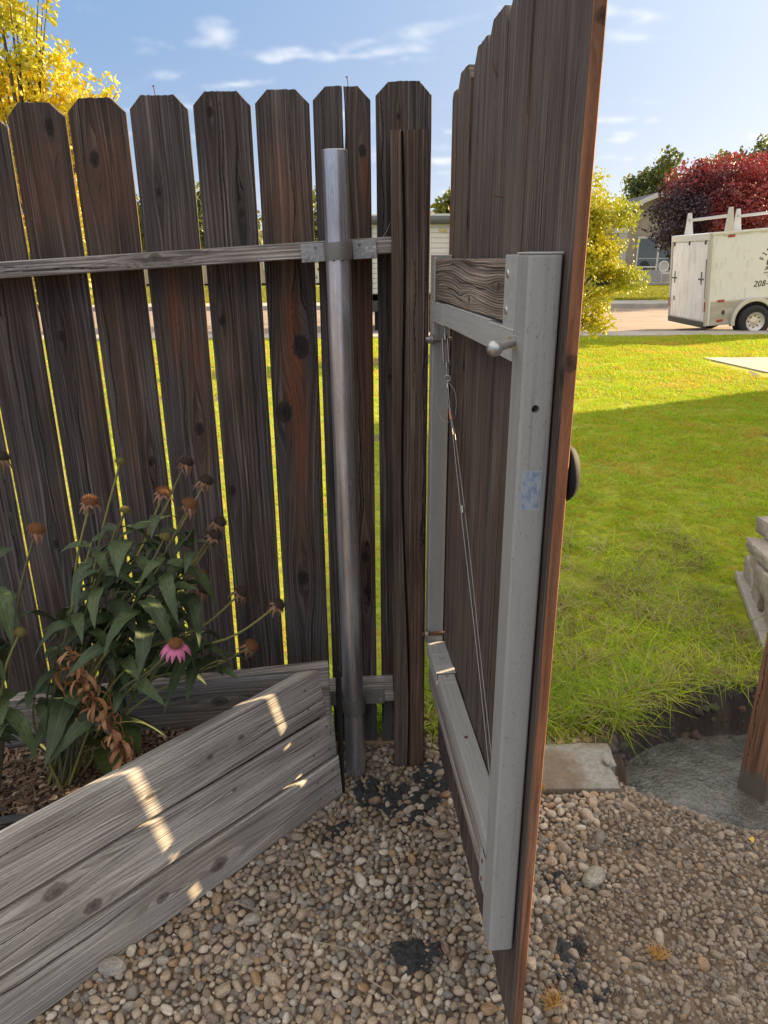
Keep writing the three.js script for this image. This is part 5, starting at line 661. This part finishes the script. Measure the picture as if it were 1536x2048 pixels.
  const r3 = gableRoof(8.4, 16.2, 2.4, 1.35, 0.5); part('roof', r3, M.shingle, h3).position.z = 8.1; part('gable', (() => { const g = gableWall(8.4, 0.01, 1.33, 0.1); return g; })(), M.stucco, h3).position.set(0, 2.39, -7.6); const w3 = windowUnit(h3, -4.23, 1.35, 1.5, 1.6, 1.1); w3.rotation.y = -Math.PI / 2;
}

// ---------------------------------------------------------------- cargo trailer and camper on the street
{
  const tr = thing('cargo_trailer', 'scuffed white enclosed cargo trailer with ladder racks parked at the kerb', 'trailer', [6.87, 0.02, -15.52]); tr.rotation.z = 0.075;
  const W = 2.05, L = 4.0, H = 1.86, y0 = 0.09;
  const dirty = (seed, streak) => texture(256, 256, (u, v, o) => { const a = fbm(u * 6 + seed, v * 6, 4), b = fbm(u * 26 + seed, v * 5, 4), sp = n2(u * 70 + seed, v * 70) > 0.965 ? 60 : 0, t = 224 + 18 * (a - 0.5) - streak * clamp((b - 0.5) * 4) * 30 - sp; o[0] = t; o[1] = t * 1.01; o[2] = t * 1.02; });
  const body = part('body', at(rbox(L, H, W, 0.03, 3), L / 2, y0 + H / 2, -W / 2), new THREE.MeshStandardMaterial({ map: dirty(3, 0.6), roughness: 0.45 }), tr);
  // side sheet with its lettering
  const cv = document.createElement('canvas'); cv.width = 1024; cv.height = 384; const c = cv.getContext('2d'); c.fillStyle = '#dfe1e2'; c.fillRect(0, 0, 1024, 384); const rr = rng(8); for (let i = 0; i < 260; i++) { c.fillStyle = `rgba(${120 + rr() * 60 | 0},${115 + rr() * 60 | 0},${105 + rr() * 55 | 0},${0.05 + 0.1 * rr()})`; c.fillRect(rr() * 1024, rr() * 384, 3 + rr() * 14, 10 + rr() * 60); } for (let i = 0; i < 40; i++) { c.fillStyle = '#7d7a74'; c.fillRect(rr() * 1024, rr() * 384, 2, 2.5); }
  c.fillStyle = '#3c3a36'; const gx = 352, gy = 165; for (let i = 0; i < 22; i++) { const a = -Math.PI - 0.1 + i / 21 * (Math.PI + 0.2); c.save(); c.translate(gx + Math.cos(a) * 58, gy + 15 + Math.sin(a) * 58); c.rotate(a); c.fillRect(-7, -5, 14, 9); c.restore(); }
  c.beginPath(); c.arc(gx, gy + 15, 55, Math.PI, 0); c.fill(); c.fillStyle = '#dfe1e2'; c.beginPath(); c.arc(gx, gy + 15, 42, Math.PI, 0); c.fill(); c.fillStyle = '#4a3b2d'; c.beginPath(); c.arc(gx, gy + 15, 33, Math.PI, 0); c.fill();
  c.fillStyle = '#1d1c1a'; c.font = 'bold 36px sans-serif'; [...'FIEL'].forEach((ch, i) => { const a = -Math.PI + 0.32 + i * 0.30; c.save(); c.translate(gx + Math.cos(a) * 84, gy + 15 + Math.sin(a) * 84); c.rotate(a + Math.PI / 2); c.textAlign = 'center'; c.fillText(ch, 0, 0); c.restore(); });
  c.textAlign = 'left'; c.font = 'bold 34px sans-serif'; c.fillText('AG &', 280, 222); c.font = 'bold 15px sans-serif'; c.fillText('MAINTEN', 276, 242); c.fillStyle = '#8a8780'; c.fillRect(292, 252, 60, 4); c.fillRect(300, 262, 52, 4); c.fillStyle = '#1d1c1a'; c.font = 'bold 50px sans-serif'; c.save(); c.translate(226, 318); c.transform(0.8, 0, -0.12, 1, 0, 0); c.fillText('208-59', 0, 0); c.restore();
  const ct = new THREE.CanvasTexture(cv); ct.colorSpace = THREE.SRGBColorSpace; part('side_sheet', at(new THREE.PlaneGeometry(3.9, 1.26), 0, 0, 0), new THREE.MeshStandardMaterial({ map: ct, roughness: 0.45 }), tr).position.set(2.02, y0 + 1.14, 0.004);
  part('lower_panel', rbox(3.9, 0.46, 0.012, 0.004, 1), new THREE.MeshStandardMaterial({ map: texture(128, 64, (u, v, o) => { const a = fbm(u * 10, v * 8, 4), t = 176 + 40 * (a - 0.5); o[0] = t; o[1] = t * 0.96; o[2] = t * 0.9; }), roughness: 0.55 }), tr).position.set(2.02, y0 + 0.26, 0.004);
  // rear ramp door and its frame
  const frameM = std([0.45, 0.44, 0.42], 0.5, { metalness: 0.3 }), red = std([0.35, 0.06, 0.03], 0.5);
  const door = part('rear_door', rbox(0.03, H - 0.26, W - 0.22, 0.008, 1), new THREE.MeshStandardMaterial({ map: dirty(11, 0.7), roughness: 0.5 }), tr); door.position.set(-0.008, y0 + H / 2 - 0.03, -W / 2);
  for (const k of [-1, 1]) boxAt('corner_post', 0.07, H, 0.09, 0.0, y0 + H / 2, -W / 2 + k * (W / 2 - 0.04), frameM, tr, 0.01);
  boxAt('header', 0.06, 0.13, W, -0.008, y0 + H - 0.075, -W / 2, std([0.6, 0.59, 0.56], 0.5), tr); boxAt('rear_sill', 0.1, 0.11, W - 0.1, 0.0, y0 + 0.02, -W / 2, std([0.06, 0.06, 0.055], 0.7), tr);
  for (const k of [-1, 1]) { const z = -W / 2 + k * 0.72; part('latch', clean([rod([-0.03, y0 + 0.95, z - 0.14], [-0.03, y0 + 0.95, z + 0.10], 0.016, 6), rod([-0.03, y0 + 0.84, z], [-0.03, y0 + 1.1, z], 0.012, 6)]), std([0.06, 0.06, 0.06], 0.6), tr); }
  for (const z of [-0.2, -W / 2, -W + 0.2]) boxAt('hinge', 0.03, 0.08, 0.05, -0.032, y0 + H - 0.18, z, std([0.05, 0.05, 0.05], 0.6), tr);
  part('lift_bar', rod([-0.02, y0 + 0.55, -0.085], [-0.03, y0 + 1.35, -0.085], 0.022, 8), std([0.22, 0.22, 0.21], 0.5), tr);
  for (const [y, x] of [[0.5, 0.28], [0.1, 0.28], [H - 0.09, 0.4]]) boxAt('marker_light', 0.14, 0.05, 0.02, x, y0 + y, 0.014, red, tr); for (const k of [-1, 1]) boxAt('tail_light', 0.02, 0.2, 0.05, -0.04, y0 + 0.4, -W / 2 + k * (W / 2 - 0.04), red, tr);
  boxAt('number_plate', 0.008, 0.1, 0.12, -0.028, y0 + 0.5, -W + 0.3, std([0.3, 0.3, 0.3], 0.5), tr);
  { const s = new THREE.Shape(); s.absarc(0, 0, 0.13, 0, 6.3); const ho = new THREE.Path(); ho.absarc(0, 0, 0.055, 0, 6.3); s.holes.push(ho); const m = part('round_sticker', new THREE.ShapeGeometry(s, 20), std([0.72, 0.71, 0.66], 0.6), tr); m.scale.set(0.75, 1, 1); m.position.set(0.34, y0 + 0.26, 0.013); part('sticker_core', new THREE.CircleGeometry(0.05, 12), std([0.05, 0.05, 0.05], 0.7), m).position.z = 0.001; }
  // fender and wheels
  { const s = new THREE.Shape(); s.absarc(0, 0, 0.46, -0.15, Math.PI + 0.15); s.absarc(0, 0, 0.40, Math.PI + 0.15, -0.15, true); const g = new THREE.ExtrudeGeometry(s, { depth: 0.1, bevelEnabled: true, bevelSize: 0.01, bevelThickness: 0.01, bevelSegments: 2 }); part('fender', g, new THREE.MeshStandardMaterial({ color: new THREE.Color().setRGB(0.55, 0.55, 0.54), metalness: 0.3, roughness: 0.4 }), tr).position.set(0.95, 0.14, 0.0); part('wheel_well', at(new THREE.CylinderGeometry(0.40, 0.40, 0.02, 30), 0.95, 0.14, 0.012, Math.PI / 2), std([0.02, 0.02, 0.02], 0.9), tr); }
  const tyreM = std([0.028, 0.028, 0.028], 0.85), rimM = std([0.6, 0.6, 0.6], 0.4, { metalness: 0.5 });
  for (const z of [0.1, -W + 0.08]) { const w = new THREE.Group(); w.name = 'wheel'; w.position.set(0.95, 0.125, z); w.rotation.z = -0.075; tr.add(w); part('tyre', (() => { const g = new THREE.LatheGeometry([[0.19, -0.085], [0.27, -0.1], [0.315, -0.085], [0.325, -0.05], [0.325, 0.05], [0.315, 0.085], [0.27, 0.1], [0.19, 0.085]].map((q) => new THREE.Vector2(...q)), 40); g.rotateX(Math.PI / 2); return g; })(), tyreM, w); part('rim', (() => { const g = new THREE.LatheGeometry([[0.001, 0.05], [0.05, 0.055], [0.07, 0.03], [0.14, 0.035], [0.165, 0.055], [0.19, 0.088], [0.195, 0.085]].map((q) => new THREE.Vector2(...q)), 32); g.rotateX(Math.PI / 2); return g; })(), rimM, w); for (let k = 0; k < 8; k++) { const a = k * 0.785; part('rim_slot', at(new THREE.CylinderGeometry(0.016, 0.016, 0.012, 10), Math.cos(a) * 0.115, Math.sin(a) * 0.115, 0.034, Math.PI / 2), tyreM, w); } }
  // ladder racks
  const rackM = std([0.55, 0.55, 0.54], 0.45, { metalness: 0.3 });
  for (const x of [0.35, 1.45, 2.8]) { const rk = new THREE.Group(); rk.name = 'ladder_rack'; rk.position.set(x, y0 + H, 0); tr.add(rk); for (const z of [-0.06, -W + 0.06]) { const s = new THREE.Shape(); s.moveTo(-0.11, -0.06); s.lineTo(0.09, -0.06); s.lineTo(0.035, 0.46); s.lineTo(-0.045, 0.46); const g = new THREE.ExtrudeGeometry(s, { depth: 0.04, bevelEnabled: false }); part('upright', g, rackM, rk).position.set(0, 0, z + (z > -1 ? 0.05 : -0.05)); } part('crossbar', at(rbox(0.045, 0.06, W - 0.1, 0.01, 1), 0, 0.3, -W / 2), rackM, rk); }
  part('roof_rim', clean([at(rbox(L, 0.05, 0.04, 0.01, 1), L / 2, y0 + H - 0.02, 0.012)]), std([0.66, 0.66, 0.65], 0.4), tr);
  const ca = thing('camper', 'white ribbed camper with a rolled dark awning parked beyond the fence', 'camper', [-0.35, -0.11, -17.2]);
  const ribG = rbox(4.3, 0.1, 0.03, 0.012, 2), ribM = std([0.7, 0.69, 0.67], 0.5); for (let k = 0; k < 13; k++) part('siding_strip', ribG, ribM, ca).position.set(2.15, 0.92 + k * 0.108, 0); boxAt('body', 4.26, 1.75, 2.2, 2.15, 1.52, -1.11, std([0.66, 0.65, 0.63], 0.5), ca, 0.06);
  boxAt('skirt', 4.28, 0.42, 2.1, 2.15, 0.66, -1.06, std([0.05, 0.05, 0.052], 0.6), ca, 0.02); part('awning_roll', rod([0.02, 2.42, 0.08], [4.3, 2.42, 0.08], 0.085, 16), std([0.10, 0.10, 0.105], 0.5), ca); boxAt('awning_rail', 4.3, 0.05, 0.1, 2.15, 2.53, 0.05, std([0.6, 0.6, 0.6], 0.4), ca); for (const x of [0.1, 1.9]) part('awning_arm', rod([x, 0.9, 0.05], [x, 2.4, 0.06], 0.02, 8), std([0.06, 0.06, 0.06], 0.5), ca); part('roof_vent', at(new THREE.SphereGeometry(0.32, 20, 10, 0, 6.2832, 0, 1.571), 1.35, 2.4, -0.9), std([0.06, 0.06, 0.065], 0.5), ca).scale.y = 1; boxAt('porch_light', 0.16, 0.07, 0.05, 1.72, 2.22, 0.03, std([0.6, 0.45, 0.2], 0.4), ca);
  for (const x of [1.6, 2.4]) { const w = part('wheel', at(new THREE.TorusGeometry(0.23, 0.1, 12, 28), 0, 0, 0), tyreM, ca); w.position.set(x, 0.33, -0.12); part('rim', at(new THREE.CylinderGeometry(0.17, 0.17, 0.08, 20), 0, 0, 0, Math.PI / 2), rimM, w); }
  boxAt('stabiliser', 0.08, 0.5, 0.08, 0.2, 0.25, -0.3, M.black, ca);
}
console.log('background done');
renderer.render(scene, camera);
